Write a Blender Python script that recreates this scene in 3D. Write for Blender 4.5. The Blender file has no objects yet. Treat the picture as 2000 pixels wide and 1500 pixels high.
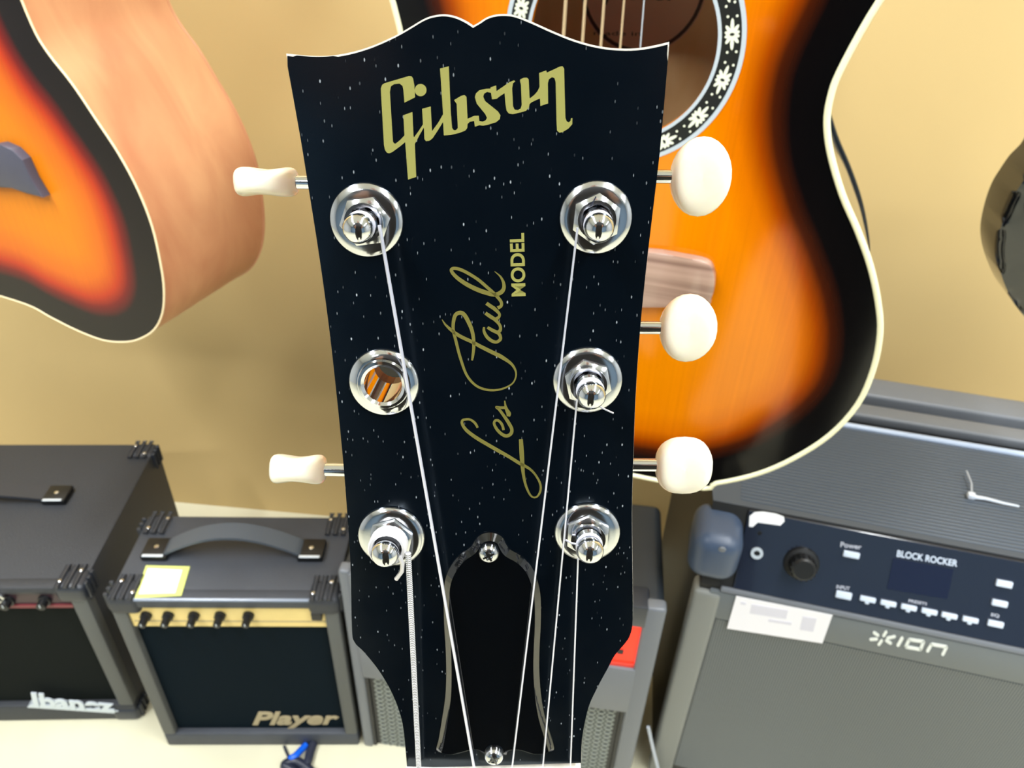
import bpy, bmesh, math, random
import numpy as np
from mathutils import Matrix, Vector
from mathutils.geometry import tessellate_polygon

random.seed(7)
S = bpy.context.scene
COL = S.collection
# ------------------------------------------------------------------ camera
PITCH, ROLL, FPX = 0.6183, 0.0363, 1500.0
cp, sp_, cr, sr = math.cos(PITCH), math.sin(PITCH), math.cos(ROLL), math.sin(ROLL)
CF = np.array([0, cp, -sp_])
_r = np.array([1.0, 0, 0]); _u = np.array([0, sp_, cp])
CR = _r * cr + _u * sr
CU = -_r * sr + _u * cr
CAM = np.array([0, 0, 1.0])
cam = bpy.data.objects.new('camera', bpy.data.cameras.new('camera'))
COL.objects.link(cam)
cam.matrix_world = Matrix(((CR[0], CU[0], -CF[0], 0), (CR[1], CU[1], -CF[1], 0), (CR[2], CU[2], -CF[2], 1.0), (0, 0, 0, 1)))
cam.data.sensor_width = 36
cam.data.lens = 27.0
cam.data.clip_start = 0.01
cam.data.dof.use_dof = True
cam.data.dof.focus_distance = 0.172
cam.data.dof.aperture_fstop = 36
S.camera = cam

# ------------------------------------------------------------------ world, lights, exposure
w = bpy.data.worlds.new('world'); S.world = w; w.use_nodes = True
w.node_tree.nodes['Background'].inputs[0].default_value = (0.80, 0.88, 1.0, 1)
w.node_tree.nodes['Background'].inputs[1].default_value = 0.12
def area(name, loc, target, sx, sy, power, col=(1, 0.97, 0.93)):
    L = bpy.data.lights.new(name, 'AREA'); L.shape = 'RECTANGLE'; L.size = sx; L.size_y = sy
    L.energy = power; L.color = col
    o = bpy.data.objects.new(name, L); COL.objects.link(o); o.location = loc
    o.rotation_euler = (Vector(target) - Vector(loc)).to_track_quat('-Z', 'Y').to_euler()
    return o
area('ceiling_tube', (-1.1, -0.1, 2.55), (-1.1, -0.1, 0), 0.14, 1.9, 52, (.95,.98,1))
area('ceiling_tube', (0.75, -0.35, 2.55), (0.75, -0.35, 0), 0.14, 1.9, 46, (.95,.98,1))
area('ceiling_tube', (-0.2, -1.6, 2.55), (-0.2, -1.6, 0), 1.9, 0.14, 42, (.95,.98,1))
area('ceiling_tube', (2.4, -1.2, 2.55), (2.4, -1.2, 0), 0.14, 1.9, 30, (.95,.98,1))
S.view_settings.view_transform = 'Standard'
S.view_settings.look = 'None'
S.view_settings.gamma = 1
S.view_settings.exposure = 0.58
S.view_settings.use_curve_mapping = False

# ------------------------------------------------------------------ geometry helpers
def ray(x, y): return CF * FPX + CR * (x - 1000) - CU * (y - 750)
def vn(v): v = np.array(v, float); return v / np.linalg.norm(v)
class Fr:
    """local frame: origin and three axes"""
    def __init__(s, O, x, y, z): s.O = np.array(O, float); s.A = np.array([x, y, z], float)
    def hit(s, px, py, axis, val):
        d = s.A @ ray(px, py); o = s.A @ (CAM - s.O)
        t = (val - o[axis]) / d[axis]
        return o + d * t
    def mat(s):
        m = Matrix.Identity(4)
        for i in range(3):
            for j in range(3): m[i][j] = s.A[j][i]
            m[i][3] = s.O[i]
        return m
def yawfr(O, yaw):
    c, q = math.cos(yaw), math.sin(yaw)
    return Fr(O, (c, q, 0), (-q, c, 0), (0, 0, 1))
def planefr(vp, px, depth):
    n = vn(ray(*vp)); O = CAM + ray(*px) / FPX * depth
    x = vn(np.cross(n, [0, 0, 1])); y = np.cross(x, n)
    return Fr(O, x, y, -n)        # local z points to the viewer

class MB:
    def __init__(s): s.v = []; s.f = []
    def add(s, vs, fs, M=None):
        b = len(s.v)
        for p in vs:
            s.v.append(tuple(M @ Vector(p)) if M is not None else tuple(p))
        s.f += [tuple(b + i for i in f) for f in fs]
        return s
    def bm(s, bm, M=None):
        bm.verts.index_update()
        s.add([v.co[:] for v in bm.verts], [[v.index for v in f.verts] for f in bm.faces], M); bm.free(); return s
    def box(s, x0, x1, y0, y1, z0, z1, bev=0, seg=2, M=None):
        bm = bmesh.new(); bmesh.ops.create_cube(bm, size=1)
        for v in bm.verts:
            v.co = ((x0 + x1) / 2 + v.co.x * (x1 - x0), (y0 + y1) / 2 + v.co.y * (y1 - y0), (z0 + z1) / 2 + v.co.z * (z1 - z0))
        if bev: bmesh.ops.bevel(bm, geom=bm.edges[:], offset=bev, segments=seg, profile=0.5, affect='EDGES')
        return s.bm(bm, M)
    def prism(s, pts, z0, z1, bev=0, seg=2, M=None):
        bm = bmesh.new()
        vs = [bm.verts.new((p[0], p[1], z0)) for p in pts]
        f = bm.faces.new(vs); f.normal_update()
        if f.normal.z > 0: f.normal_flip()
        r = bmesh.ops.extrude_face_region(bm, geom=[f])
        top = [e for e in r['geom'] if isinstance(e, bmesh.types.BMVert)]
        for v in top: v.co.z = z1
        if bev:
            ed = [e for e in bm.edges if abs(e.verts[0].co.z - z1) < 1e-9 and abs(e.verts[1].co.z - z1) < 1e-9]
            bmesh.ops.bevel(bm, geom=ed, offset=bev, segments=seg, profile=0.5, affect='EDGES')
        bmesh.ops.recalc_face_normals(bm, faces=bm.faces[:])
        bmesh.ops.triangulate(bm, faces=[f for f in bm.faces if len(f.verts) > 4])
        return s.bm(bm, M)
    def holed(s, outer, holes, z0, z1, M=None):
        loops = [outer] + holes
        flat = [p for l in loops for p in l]
        tris = tessellate_polygon([[Vector((p[0], p[1], 0)) for p in l] for l in loops])
        n = len(flat); vs = [(p[0], p[1], z1) for p in flat] + [(p[0], p[1], z0) for p in flat]; fs = []
        for t in tris:
            a, b, c = [flat[i] for i in t]
            cr_ = (b[0]-a[0])*(c[1]-a[1]) - (b[1]-a[1])*(c[0]-a[0])
            t = tuple(t) if cr_ > 0 else tuple(t[::-1])
            fs.append(t); fs.append(tuple(i + n for i in t[::-1]))
        k = 0
        for l in loops:
            m = len(l)
            for i in range(m):
                a, b = k + i, k + (i + 1) % m
                fs.append((a, b, b + n, a + n))
            k += m
        return s.add(vs, fs, M)
    def tube(s, pts, r, seg=8, caps=True, flat=None):
        P = [Vector(p) for p in pts]; n = len(P); vs = []; fs = []
        rr = r if isinstance(r, (list, tuple)) else [r] * n
        up = None
        for i in range(n):
            t = (P[min(i+1, n-1)] - P[max(i-1, 0)]).normalized()
            if up is None:
                up = Vector((0, 0, 1)) if abs(t.z) < .9 else Vector((1, 0, 0))
            a = t.cross(up)
            if a.length < 1e-6: a = t.cross(Vector((1, 0, 0)))
            a.normalize(); b = a.cross(t).normalized(); up = b
            for k in range(seg):
                an = 2 * math.pi * k / seg
                vs.append(P[i] + (a * math.cos(an) + b * math.sin(an) * (flat or 1)) * rr[i])
        for i in range(n - 1):
            for k in range(seg):
                fs.append((i*seg + k, i*seg + (k+1) % seg, (i+1)*seg + (k+1) % seg, (i+1)*seg + k))
        if caps: fs.append(tuple(range(seg))[::-1]); fs.append(tuple((n-1)*seg + k for k in range(seg)))
        return s.add(vs, fs)
    def lathe(s, prof, seg=32, M=None, caps=True):
        vs = []; fs = []
        for (r, z) in prof:
            for k in range(seg):
                a = 2*math.pi*k/seg; vs.append((r*math.cos(a), r*math.sin(a), z))
        for i in range(len(prof)-1):
            for k in range(seg):
                fs.append((i*seg+k, i*seg+(k+1) % seg, (i+1)*seg+(k+1) % seg, (i+1)*seg+k))
        if caps:
            fs.append(tuple(range(seg))[::-1]); fs.append(tuple((len(prof)-1)*seg+k for k in range(seg)))
        return s.add(vs, fs, M)
    def ribbon(s, pts, ws, z, th=0.00006):
        """flat pen stroke lying on a plane z"""
        n = len(pts); L = []; R = []
        for i in range(n):
            a = pts[max(i-1, 0)]; b = pts[min(i+1, n-1)]
            dx, dy = b[0]-a[0], b[1]-a[1]; l = math.hypot(dx, dy) or 1
            nx, ny = -dy/l*ws[i]/2, dx/l*ws[i]/2
            L.append((pts[i][0]+nx, pts[i][1]+ny, z)); R.append((pts[i][0]-nx, pts[i][1]-ny, z))
        vs = L + R + [(p[0], p[1], z-th) for p in L] + [(p[0], p[1], z-th) for p in R]
        fs = []
        for i in range(n-1):
            fs.append((n+i, n+i+1, i+1, i))
            fs.append((i, i+1, 2*n+i+1, 2*n+i)); fs.append((n+i+1, n+i, 3*n+i, 3*n+i+1))
        return s.add(vs, fs)
    def build(s, name, m, parent=None, smooth=False, **kw):
        me = bpy.data.meshes.new(name); me.from_pydata(s.v, [], s.f); me.update()
        me.materials.append(m)
        if smooth:
            me.polygons.foreach_set('use_smooth', [True]*len(me.polygons))
            me.set_sharp_from_angle(angle=math.radians(40 if smooth is True else smooth))
        o = bpy.data.objects.new(name, me); COL.objects.link(o)
        if parent is not None: o.parent = parent
        for k, val in kw.items(): o[k] = val
        return o

def thing(name, fr, label, cat, group=None):
    o = bpy.data.objects.new(name, None); COL.objects.link(o); o.matrix_world = fr.mat(); o.empty_display_size = .03
    o['label'] = label; o['category'] = cat
    if group: o['group'] = group
    return o
def T(x, y, z, ax=None, rot=0):
    """matrix moving local z onto direction ax"""
    m = Matrix.Translation((x, y, z))
    if ax is not None: m = m @ Vector(ax).to_track_quat('Z', 'Y').to_matrix().to_4x4()
    return m @ Matrix.Rotation(rot, 4, 'Z')
def crom(P, n=6, closed=False):
    """Catmull-Rom through points"""
    P = [np.array(p, float) for p in P]; N = len(P); out = []
    rng = N if closed else N - 1
    for i in range(rng):
        if closed: a, b, c, d = P[(i-1) % N], P[i], P[(i+1) % N], P[(i+2) % N]
        else: a, b, c, d = P[max(i-1, 0)], P[i], P[i+1], P[min(i+2, N-1)]
        for k in range(n):
            t = k/n
            out.append(0.5*((2*b) + (-a+c)*t + (2*a-5*b+4*c-d)*t*t + (-a+3*b-3*c+d)*t**3))
    if not closed: out.append(P[-1])
    return out
def textmesh(body, quad, z, th=0.0004, shear=0, bold=0, font_space=1.0):
    """text laid over a local quad [BL, BR, TR, TL] of 2-D points; returns MB (x,y,z)"""
    c = bpy.data.curves.new('text', 'FONT'); c.body = body; c.offset = bold; c.shear = shear; c.space_character = font_space
    o = bpy.data.objects.new('text', c); COL.objects.link(o)
    dg = bpy.context.evaluated_depsgraph_get(); dg.update()
    me = o.evaluated_get(dg).to_mesh()
    V = [v.co.copy() for v in me.vertices]; Fc = [tuple(p.vertices) for p in me.polygons]
    o.evaluated_get(dg).to_mesh_clear(); bpy.data.objects.remove(o)
    x0 = min(v.x for v in V); x1 = max(v.x for v in V); y0 = min(v.y for v in V); y1 = max(v.y for v in V)
    q = [np.array(p[:2], float) for p in quad]; out = []
    for v in V:
        u = (v.x-x0)/(x1-x0); t = (v.y-y0)/(y1-y0)
        p = (q[0]*(1-u)+q[1]*u)*(1-t) + (q[3]*(1-u)+q[2]*u)*t
        out.append((p[0], p[1], z))
    mb = MB(); n = len(out)
    mb.add(out + [(p[0], p[1], z-th) for p in out], Fc + [tuple(i+n for i in f[::-1]) for f in Fc])
    ec = {}
    for f in Fc:
        for i in range(len(f)):
            a, b = f[i], f[(i+1) % len(f)]
            ec[(a, b)] = 1
    for (a, b) in list(ec):
        if (b, a) not in ec: mb.f.append((b, a, a+n, b+n))
    return mb

# ------------------------------------------------------------------ materials
def lin(c):
    r = []
    for x in c:
        x = x/255.0; r.append(x/12.92 if x <= .04045 else ((x+.055)/1.055)**2.4)
    return (*r, 1)
MATS = {}
def mat(name, col, rough=.5, metal=0, spec=.5, coat=0, bump=0, bscale=200, var=0, vscale=8, emit=None, es=1, trans=0, sub=0):
    if name in MATS: return MATS[name]
    m = bpy.data.materials.new(name); m.use_nodes = True; nt = m.node_tree; b = nt.nodes['Principled BSDF']
    b.inputs['Base Color'].default_value = lin(col); b.inputs['Roughness'].default_value = rough
    b.inputs['Metallic'].default_value = metal; b.inputs['Specular IOR Level'].default_value = spec
    b.inputs['Coat Weight'].default_value = coat; b.inputs['Coat Roughness'].default_value = .05
    if sub:
        b.inputs['Subsurface Weight'].default_value = sub; b.inputs['Subsurface Radius'].default_value = (1, .7, .35)
        b.inputs['Subsurface Scale'].default_value = .003
    if trans: b.inputs['Transmission Weight'].default_value = trans
    if emit: b.inputs['Emission Color'].default_value = lin(emit); b.inputs['Emission Strength'].default_value = es
    tc = nt.nodes.new('ShaderNodeTexCoord')
    if bump:
        n = nt.nodes.new('ShaderNodeTexNoise'); n.inputs['Scale'].default_value = bscale; n.inputs['Detail'].default_value = 3
        bp = nt.nodes.new('ShaderNodeBump'); bp.inputs['Strength'].default_value = bump; bp.inputs['Distance'].default_value = .001
        nt.links.new(tc.outputs['Object'], n.inputs['Vector']); nt.links.new(n.outputs['Fac'], bp.inputs['Height']); nt.links.new(bp.outputs['Normal'], b.inputs['Normal'])
    if var:
        n = nt.nodes.new('ShaderNodeTexNoise'); n.inputs['Scale'].default_value = vscale; n.inputs['Detail'].default_value = 4
        hs = nt.nodes.new('ShaderNodeHueSaturation'); hs.inputs['Color'].default_value = lin(col)
        mr = nt.nodes.new('ShaderNodeMapRange'); mr.inputs['From Min'].default_value = .3; mr.inputs['From Max'].default_value = .7
        mr.inputs['To Min'].default_value = 1-var; mr.inputs['To Max'].default_value = 1+var
        nt.links.new(tc.outputs['Object'], n.inputs['Vector']); nt.links.new(n.outputs['Fac'], mr.inputs['Value'])
        nt.links.new(mr.outputs['Result'], hs.inputs['Value']); nt.links.new(hs.outputs['Color'], b.inputs['Base Color'])
    MATS[name] = m; return m
def ramp(nt, stops):
    r = nt.nodes.new('ShaderNodeValToRGB'); e = r.color_ramp.elements
    while len(e) > 1: e.remove(e[-1])
    e[0].position = stops[0][0]; e[0].color = lin(stops[0][1])
    for p, c in stops[1:]:
        q = e.new(p); q.color = lin(c)
    return r
def burst(name, stops, rough=.07, coat=.6, spec=.38):
    """sunburst paint: colour by the stored distance to the body's edge (metres * 10)"""
    m = bpy.data.materials.new(name); m.use_nodes = True; nt = m.node_tree; b = nt.nodes['Principled BSDF']
    at = nt.nodes.new('ShaderNodeAttribute'); at.attribute_name = 'edge_distance'
    tc = nt.nodes.new('ShaderNodeTexCoord'); n = nt.nodes.new('ShaderNodeTexNoise'); n.inputs['Scale'].default_value = 7
    ad = nt.nodes.new('ShaderNodeMath'); ad.operation = 'MULTIPLY_ADD'; ad.inputs[1].default_value = .12; 
    sb = nt.nodes.new('ShaderNodeMath'); sb.operation = 'SUBTRACT'; sb.inputs[1].default_value = .06
    nt.links.new(tc.outputs['Object'], n.inputs['Vector']); nt.links.new(n.outputs['Fac'], ad.inputs[0])
    nt.links.new(at.outputs['Fac'], ad.inputs[2]); nt.links.new(ad.outputs[0], sb.inputs[0])
    r = ramp(nt, stops); nt.links.new(sb.outputs[0], r.inputs['Fac'])
    # spruce grain: fine stripes along the body
    mp = nt.nodes.new('ShaderNodeMapping'); mp.inputs['Scale'].default_value = (420, 6, 1)
    g = nt.nodes.new('ShaderNodeTexNoise'); g.inputs['Scale'].default_value = 1; g.inputs['Detail'].default_value = 1
    nt.links.new(tc.outputs['Object'], mp.inputs['Vector']); nt.links.new(mp.outputs['Vector'], g.inputs['Vector'])
    mr = nt.nodes.new('ShaderNodeMapRange'); mr.inputs['To Min'].default_value = .9; mr.inputs['To Max'].default_value = 1.1
    hs = nt.nodes.new('ShaderNodeHueSaturation')
    nt.links.new(g.outputs['Fac'], mr.inputs['Value']); nt.links.new(mr.outputs['Result'], hs.inputs['Value'])
    nt.links.new(r.outputs['Color'], hs.inputs['Color']); nt.links.new(hs.outputs['Color'], b.inputs['Base Color'])
    b.inputs['Roughness'].default_value = rough; b.inputs['Coat Weight'].default_value = coat; b.inputs['Coat Roughness'].default_value = .04; b.inputs['Specular IOR Level'].default_value = spec
    return m
def woodmat(name, c1, c2, scale=(6, 60, 60), rough=.4, coat=0):
    m = bpy.data.materials.new(name); m.use_nodes = True; nt = m.node_tree; b = nt.nodes['Principled BSDF']
    tc = nt.nodes.new('ShaderNodeTexCoord'); mp = nt.nodes.new('ShaderNodeMapping'); mp.inputs['Scale'].default_value = scale
    n = nt.nodes.new('ShaderNodeTexNoise'); n.inputs['Scale'].default_value = 1; n.inputs['Detail'].default_value = 5; n.inputs['Distortion'].default_value = .6
    nt.links.new(tc.outputs['Object'], mp.inputs['Vector']); nt.links.new(mp.outputs['Vector'], n.inputs['Vector'])
    r = ramp(nt, [(.3, c1), (.7, c2)]); nt.links.new(n.outputs['Fac'], r.inputs['Fac']); nt.links.new(r.outputs['Color'], b.inputs['Base Color'])
    b.inputs['Roughness'].default_value = rough; b.inputs['Coat Weight'].default_value = coat
    return m
def lacquer():
    """glossy black headstock lacquer with dust specks and fine wear"""
    m = bpy.data.materials.new('black_lacquer'); m.use_nodes = True; nt = m.node_tree; b = nt.nodes['Principled BSDF']
    tc = nt.nodes.new('ShaderNodeTexCoord')
    fac = None
    for sc, thr, st, seed in (((480, 210, 1), .085, .5, 0), ((900, 260, 1), .10, .35, 3.7), ((260, 130, 1), .05, .7, 9.1)):
        mp = nt.nodes.new('ShaderNodeMapping'); mp.inputs['Scale'].default_value = sc; mp.inputs['Location'].default_value = (seed, seed*2, 0); mp.inputs['Rotation'].default_value = (0, 0, .35)
        v = nt.nodes.new('ShaderNodeTexVoronoi'); v.voronoi_dimensions = '2D'; v.inputs['Scale'].default_value = 1
        lt = nt.nodes.new('ShaderNodeMapRange'); lt.inputs['From Min'].default_value = thr*.5; lt.inputs['From Max'].default_value = thr; lt.inputs['To Min'].default_value = 1; lt.inputs['To Max'].default_value = 0
        sep = nt.nodes.new('ShaderNodeSeparateColor')
        gt = nt.nodes.new('ShaderNodeMapRange'); gt.inputs['From Min'].default_value = .85; gt.inputs['From Max'].default_value = 1.0; gt.inputs['To Max'].default_value = st
        mu = nt.nodes.new('ShaderNodeMath'); mu.operation = 'MULTIPLY'
        nt.links.new(tc.outputs['Object'], mp.inputs['Vector']); nt.links.new(mp.outputs['Vector'], v.inputs['Vector'])
        nt.links.new(v.outputs['Distance'], lt.inputs['Value']); nt.links.new(v.outputs['Color'], sep.inputs['Color']); nt.links.new(sep.outputs[0], gt.inputs['Value'])
        nt.links.new(lt.outputs['Result'], mu.inputs[0]); nt.links.new(gt.outputs['Result'], mu.inputs[1])
        if fac is None: fac = mu
        else:
            mx = nt.nodes.new('ShaderNodeMath'); mx.operation = 'MAXIMUM'
            nt.links.new(fac.outputs[0], mx.inputs[0]); nt.links.new(mu.outputs[0], mx.inputs[1]); fac = mx
    mix = nt.nodes.new('ShaderNodeMix'); mix.data_type = 'RGBA'
    mix.inputs[6].default_value = lin((3, 8, 15)); mix.inputs[7].default_value = lin((205, 215, 222))
    nt.links.new(fac.outputs[0], mix.inputs[0]); nt.links.new(mix.outputs[2], b.inputs['Base Color'])
    ns = nt.nodes.new('ShaderNodeTexNoise'); ns.inputs['Scale'].default_value = 60; ns.inputs['Detail'].default_value = 5
    mr = nt.nodes.new('ShaderNodeMapRange'); mr.inputs['To Min'].default_value = .10; mr.inputs['To Max'].default_value = .28
    nt.links.new(tc.outputs['Object'], ns.inputs['Vector']); nt.links.new(ns.outputs['Fac'], mr.inputs['Value']); nt.links.new(mr.outputs['Result'], b.inputs['Roughness'])
    b.inputs['Specular Tint'].default_value = (.72, .86, 1, 1)
    return m
M_wall = mat('wall_paint', (206, 178, 122), .55, bump=.05, bscale=60, var=.03, vscale=3)
M_wall2 = mat('side_wall_paint', (178, 182, 186), .7)
M_dim = mat('far_wall_paint', (104, 126, 150), .7)
M_ceil = mat('ceiling_paint', (225, 228, 230), .8)
M_floor = mat('cream_floor_tile', (208, 204, 178), .3, var=.03, vscale=5)
M_lac = lacquer()
M_cover = mat('gloss_black_plastic', (3, 5, 8), .07, spec=.5, coat=.6)
M_edge = mat('cream_edge_highlight', (226, 220, 205), .4)
M_mahog = woodmat('mahogany', (96, 48, 26), (132, 74, 42), (60, 6, 60), .35)
M_gold = mat('gold_lettering', (142, 139, 74), .45, metal=0, spec=.4)
M_gold2 = mat('dull_gold_lettering', (108, 102, 44), .5)
M_chrome = mat('chrome', (220, 223, 228), .09, 1)
M_nickel = mat('nickel', (208, 211, 216), .14, 1)
M_knob = mat('ivory_plastic', (250, 243, 222), .22, spec=.5, coat=.4, sub=.15)
M_steel = mat('plain_steel_string', (225, 226, 240), .3, .55)
M_bone = mat('white_nut', (240, 238, 228), .4)
M_fret = mat('rosewood_board', (58, 36, 26), .5)
M_ivory = mat('ivory_binding', (232, 228, 190), .35)
M_rose = woodmat('rosewood', (116, 88, 76), (172, 142, 126), (3, 120, 60), .25, .5)
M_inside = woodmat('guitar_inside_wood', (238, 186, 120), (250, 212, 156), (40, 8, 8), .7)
M_black = mat('black_gloss', (8, 9, 11), .08, coat=.7)
M_mahside = woodmat('pale_mahogany_side', (190, 124, 88), (214, 156, 112), (9, 9, 26), .38, .25)
M_white = mat('rosette_white', (176, 186, 194), .4)
M_rosblack = mat('rosette_black', (14, 18, 18), .4)
M_flower = mat('rosette_pearl', (222, 226, 204), .4)
M_bronze = mat('bronze_string', (226, 200, 160), .35, .6)
M_tolex = mat('black_tolex', (44, 47, 53), .48, bump=.9, bscale=900, spec=.5)
M_tolex2 = mat('worn_black_vinyl', (58, 62, 70), .5, bump=.6, bscale=1100, var=.15, vscale=14)
M_plast = mat('black_moulded_plastic', (40, 44, 52), .38, spec=.6)
M_dark = mat('deep_black_plastic', (9, 11, 14), .45)
M_grille = mat('black_grille_cloth', (9, 22, 30), .85, spec=.08, bump=.8, bscale=1600)
M_strip = mat('grey_vinyl_strip', (82, 84, 82), .55, bump=.5, bscale=1200)
M_goldp = mat('gold_control_panel', (230, 204, 130), .35, var=.04, vscale=40)
M_paper = mat('white_paper', (236, 234, 240), .6)
M_lime = mat('lime_paper', (206, 214, 120), .6)
M_print = mat('grey_print', (172, 176, 188), .6)
M_silver = mat('silver_badge', (205, 214, 222), .4, .25)
M_red = mat('red_screen', (255, 44, 16), .35, emit=(255, 42, 14), es=.55)
M_redtr = mat('dark_red_trim', (112, 40, 48), .4)
M_grey = mat('grey_plastic', (104, 108, 114), .42, spec=.5)
M_grey2 = mat('grey_mesh_panel', (128, 134, 128), .5)
M_deck = mat('deck_grey_plastic', (74, 84, 96), .42)
M_slate = mat('slate_blue_plastic', (58, 72, 94), .4)
M_panel = mat('glossy_control_panel', (28, 34, 48), .12, coat=.5)
M_btn = mat('pale_button', (196, 208, 226), .4)
M_tag = mat('warm_badge', (166, 152, 120), .5)
M_blue = mat('blue_cable', (12, 92, 214), .35)
M_cable = mat('black_cable', (34, 38, 54), .4)
M_zip = mat('pale_cable_tie', (206, 214, 226), .35)
M_pale = mat('pale_grey_cable', (170, 176, 184), .4)
def ribbed(name, col, scale, axis=0):
    m = bpy.data.materials.new(name); m.use_nodes = True; nt = m.node_tree; b = nt.nodes['Principled BSDF']
    tc = nt.nodes.new('ShaderNodeTexCoord'); wv = nt.nodes.new('ShaderNodeTexWave'); wv.inputs['Scale'].default_value = scale
    wv.bands_direction = 'XYZ'[axis]; wv.inputs['Distortion'].default_value = 0
    r = ramp(nt, [(0, tuple(int(c*.6) for c in col)), (1, tuple(min(255, int(c*1.2)) for c in col))])
    nt.links.new(tc.outputs['Object'], wv.inputs['Vector']); nt.links.new(wv.outputs['Fac'], r.inputs['Fac']); nt.links.new(r.outputs['Color'], b.inputs['Base Color'])
    bp = nt.nodes.new('ShaderNodeBump'); bp.inputs['Strength'].default_value = .5; bp.inputs['Distance'].default_value = .0006
    nt.links.new(wv.outputs['Fac'], bp.inputs['Height']); nt.links.new(bp.outputs['Normal'], b.inputs['Normal'])
    b.inputs['Roughness'].default_value = .5
    return m
M_rib = ribbed('fine_ribbed_grille', (94, 99, 100), 118, 0)
M_wound = ribbed('wound_string_metal', (216, 216, 222), 560, 1)

# ------------------------------------------------------------------ setting
WC, WM = .9533, -.0749
def struct(name, mb, m): return mb.build(name, m, None, kind='structure')
wy = math.atan(WM); WFR = yawfr((0, WC, 0), wy)
b_ = MB().box(-3.25, 3.35, 0, .1, 0, 2.6); o = struct('wall_back', b_, M_wall); o.matrix_world = WFR.mat()
struct('floor', MB().box(-3.3, 3.4, -3.5, 1.4, -.06, 0), M_floor)
struct('ceiling', MB().box(-3.3, 3.4, -3.5, 1.4, 2.6, 2.66), M_ceil)
struct('wall_left', MB().box(-3.3, -3.2, -3.5, 1.4, 0, 2.6), M_wall2)
struct('wall_right', MB().box(3.3, 3.4, -3.5, 1.4, 0, 2.6), M_wall2)
struct('wall_front', MB().box(-3.2, 3.3, -3.6, -3.5, 0, 2.6), M_dim)

# ------------------------------------------------------------------ electric guitar (headstock close to the lens)
nH = vn(ray(1035, 180)); OH = CAM + ray(1000, 750) / FPX * .172
_dn = ray(955, 4600); xH = vn(np.cross(vn(_dn), nH) * 1.0)
if xH @ CR < 0: xH = -xH
yH = np.cross(-nH, xH)
HF = Fr(OH, xH, yH, -nH)
def hp(x, y, z=0): q = HF.hit(x, y, 2, z); return (q[0], q[1])
def hp3(x, y, z=0): q = HF.hit(x, y, 2, z); return (q[0], q[1], z)
def mm(px, x, y, z=0):
    a = hp(x-px/2, y, z); b = hp(x+px/2, y, z); return math.hypot(a[0]-b[0], a[1]-b[1])
EG = thing('electric_guitar', HF, 'black electric guitar in the foreground, its headstock with gold lettering facing the lens', 'guitar')
outl = [(556,104),(580,106.5),(615,109),(650,107.5),(690,100),(730,87),(770,69),(800,52),(825,37),(845,29.5),(868,27),(890,31),(910,40),(924,49),
        (936,42),(950,33),(968,27.5),(990,26.5),(1010,30),(1040,42),(1080,60),(1120,76),(1160,87.5),(1200,93.5),(1240,94),(1275,89),(1309,81)]
side_r = [(1306,120),(1299,200),(1290,300),(1277,410),(1264,520),(1252,640),(1243,770),(1238,900),(1235.5,1000),(1236.5,1100),(1237,1207),(1232,1240),(1221,1258),(1202,1280),(1188,1306),(1170,1339),(1153,1375),(1144,1408),(1138,1445),(1136,1491)]
side_l = [(794,1501),(788,1434),(781,1397),(766,1357),(748,1324),(730,1298),(708,1272),(691,1254),(686,1225),(683,1097),(673,950),(665,860),(654,752),(640,630),(622,500),(601,367),(587,280),(571,190),(560,130)]
def sm(P, n=4): return [tuple(p) for p in crom(P, n)]
HOLE = (750.5, 746.5)
def shrink(P, d):
    """inset closed polygon by d (local metres)"""
    n = len(P); A = sum(P[i][0]*P[(i+1) % n][1]-P[(i+1) % n][0]*P[i][1] for i in range(n)); sg = 1 if A > 0 else -1; out = []
    for i in range(n):
        a, b, c = P[i-1], P[i], P[(i+1) % n]
        v1 = vn((b[0]-a[0], b[1]-a[1], 0)); v2 = vn((c[0]-b[0], c[1]-b[1], 0)); t = v1+v2
        if np.linalg.norm(t) < 1e-6: t = v1
        t = vn(t); k = min(1/max(.35, (1+v1@v2)/2)**.5, 1.6)
        dd = d if not callable(d) else d(b)
        out.append((b[0]-t[1]*dd*sg*k, b[1]+t[0]*dd*sg*k))
    return out
full = sm(outl[:14], 4)[:-1] + sm(outl[13:], 4)[:-1] + sm([outl[-1]]+side_r, 4) + sm(side_l, 4)
HO = [hp(*p) for p in full]
ytop = hp(900, 110)[1]
inset = lambda b: .00042 if b[1] > ytop else .00016
hr = mm(76, *HOLE)/2; hc = hp(*HOLE)
circ = lambda c, r, n=32: [(c[0]+r*math.cos(2*math.pi*i/n), c[1]+r*math.sin(2*math.pi*i/n)) for i in range(n)]
MB().holed(shrink(HO, inset), [circ(hc, hr)], -.0010, 0).build('face_veneer', M_lac, EG, label='glossy black headstock face with dust specks')
MB().holed(HO, [circ(hc, hr)], -.0024, -.0010).build('edge_highlight', M_edge, EG)  # pale layer: light caught by the bevelled edge, put into the colour
MB().holed(HO, [circ(hc, hr)], -.0150, -.0024).build('headstock_core', M_mahog, EG)
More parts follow.
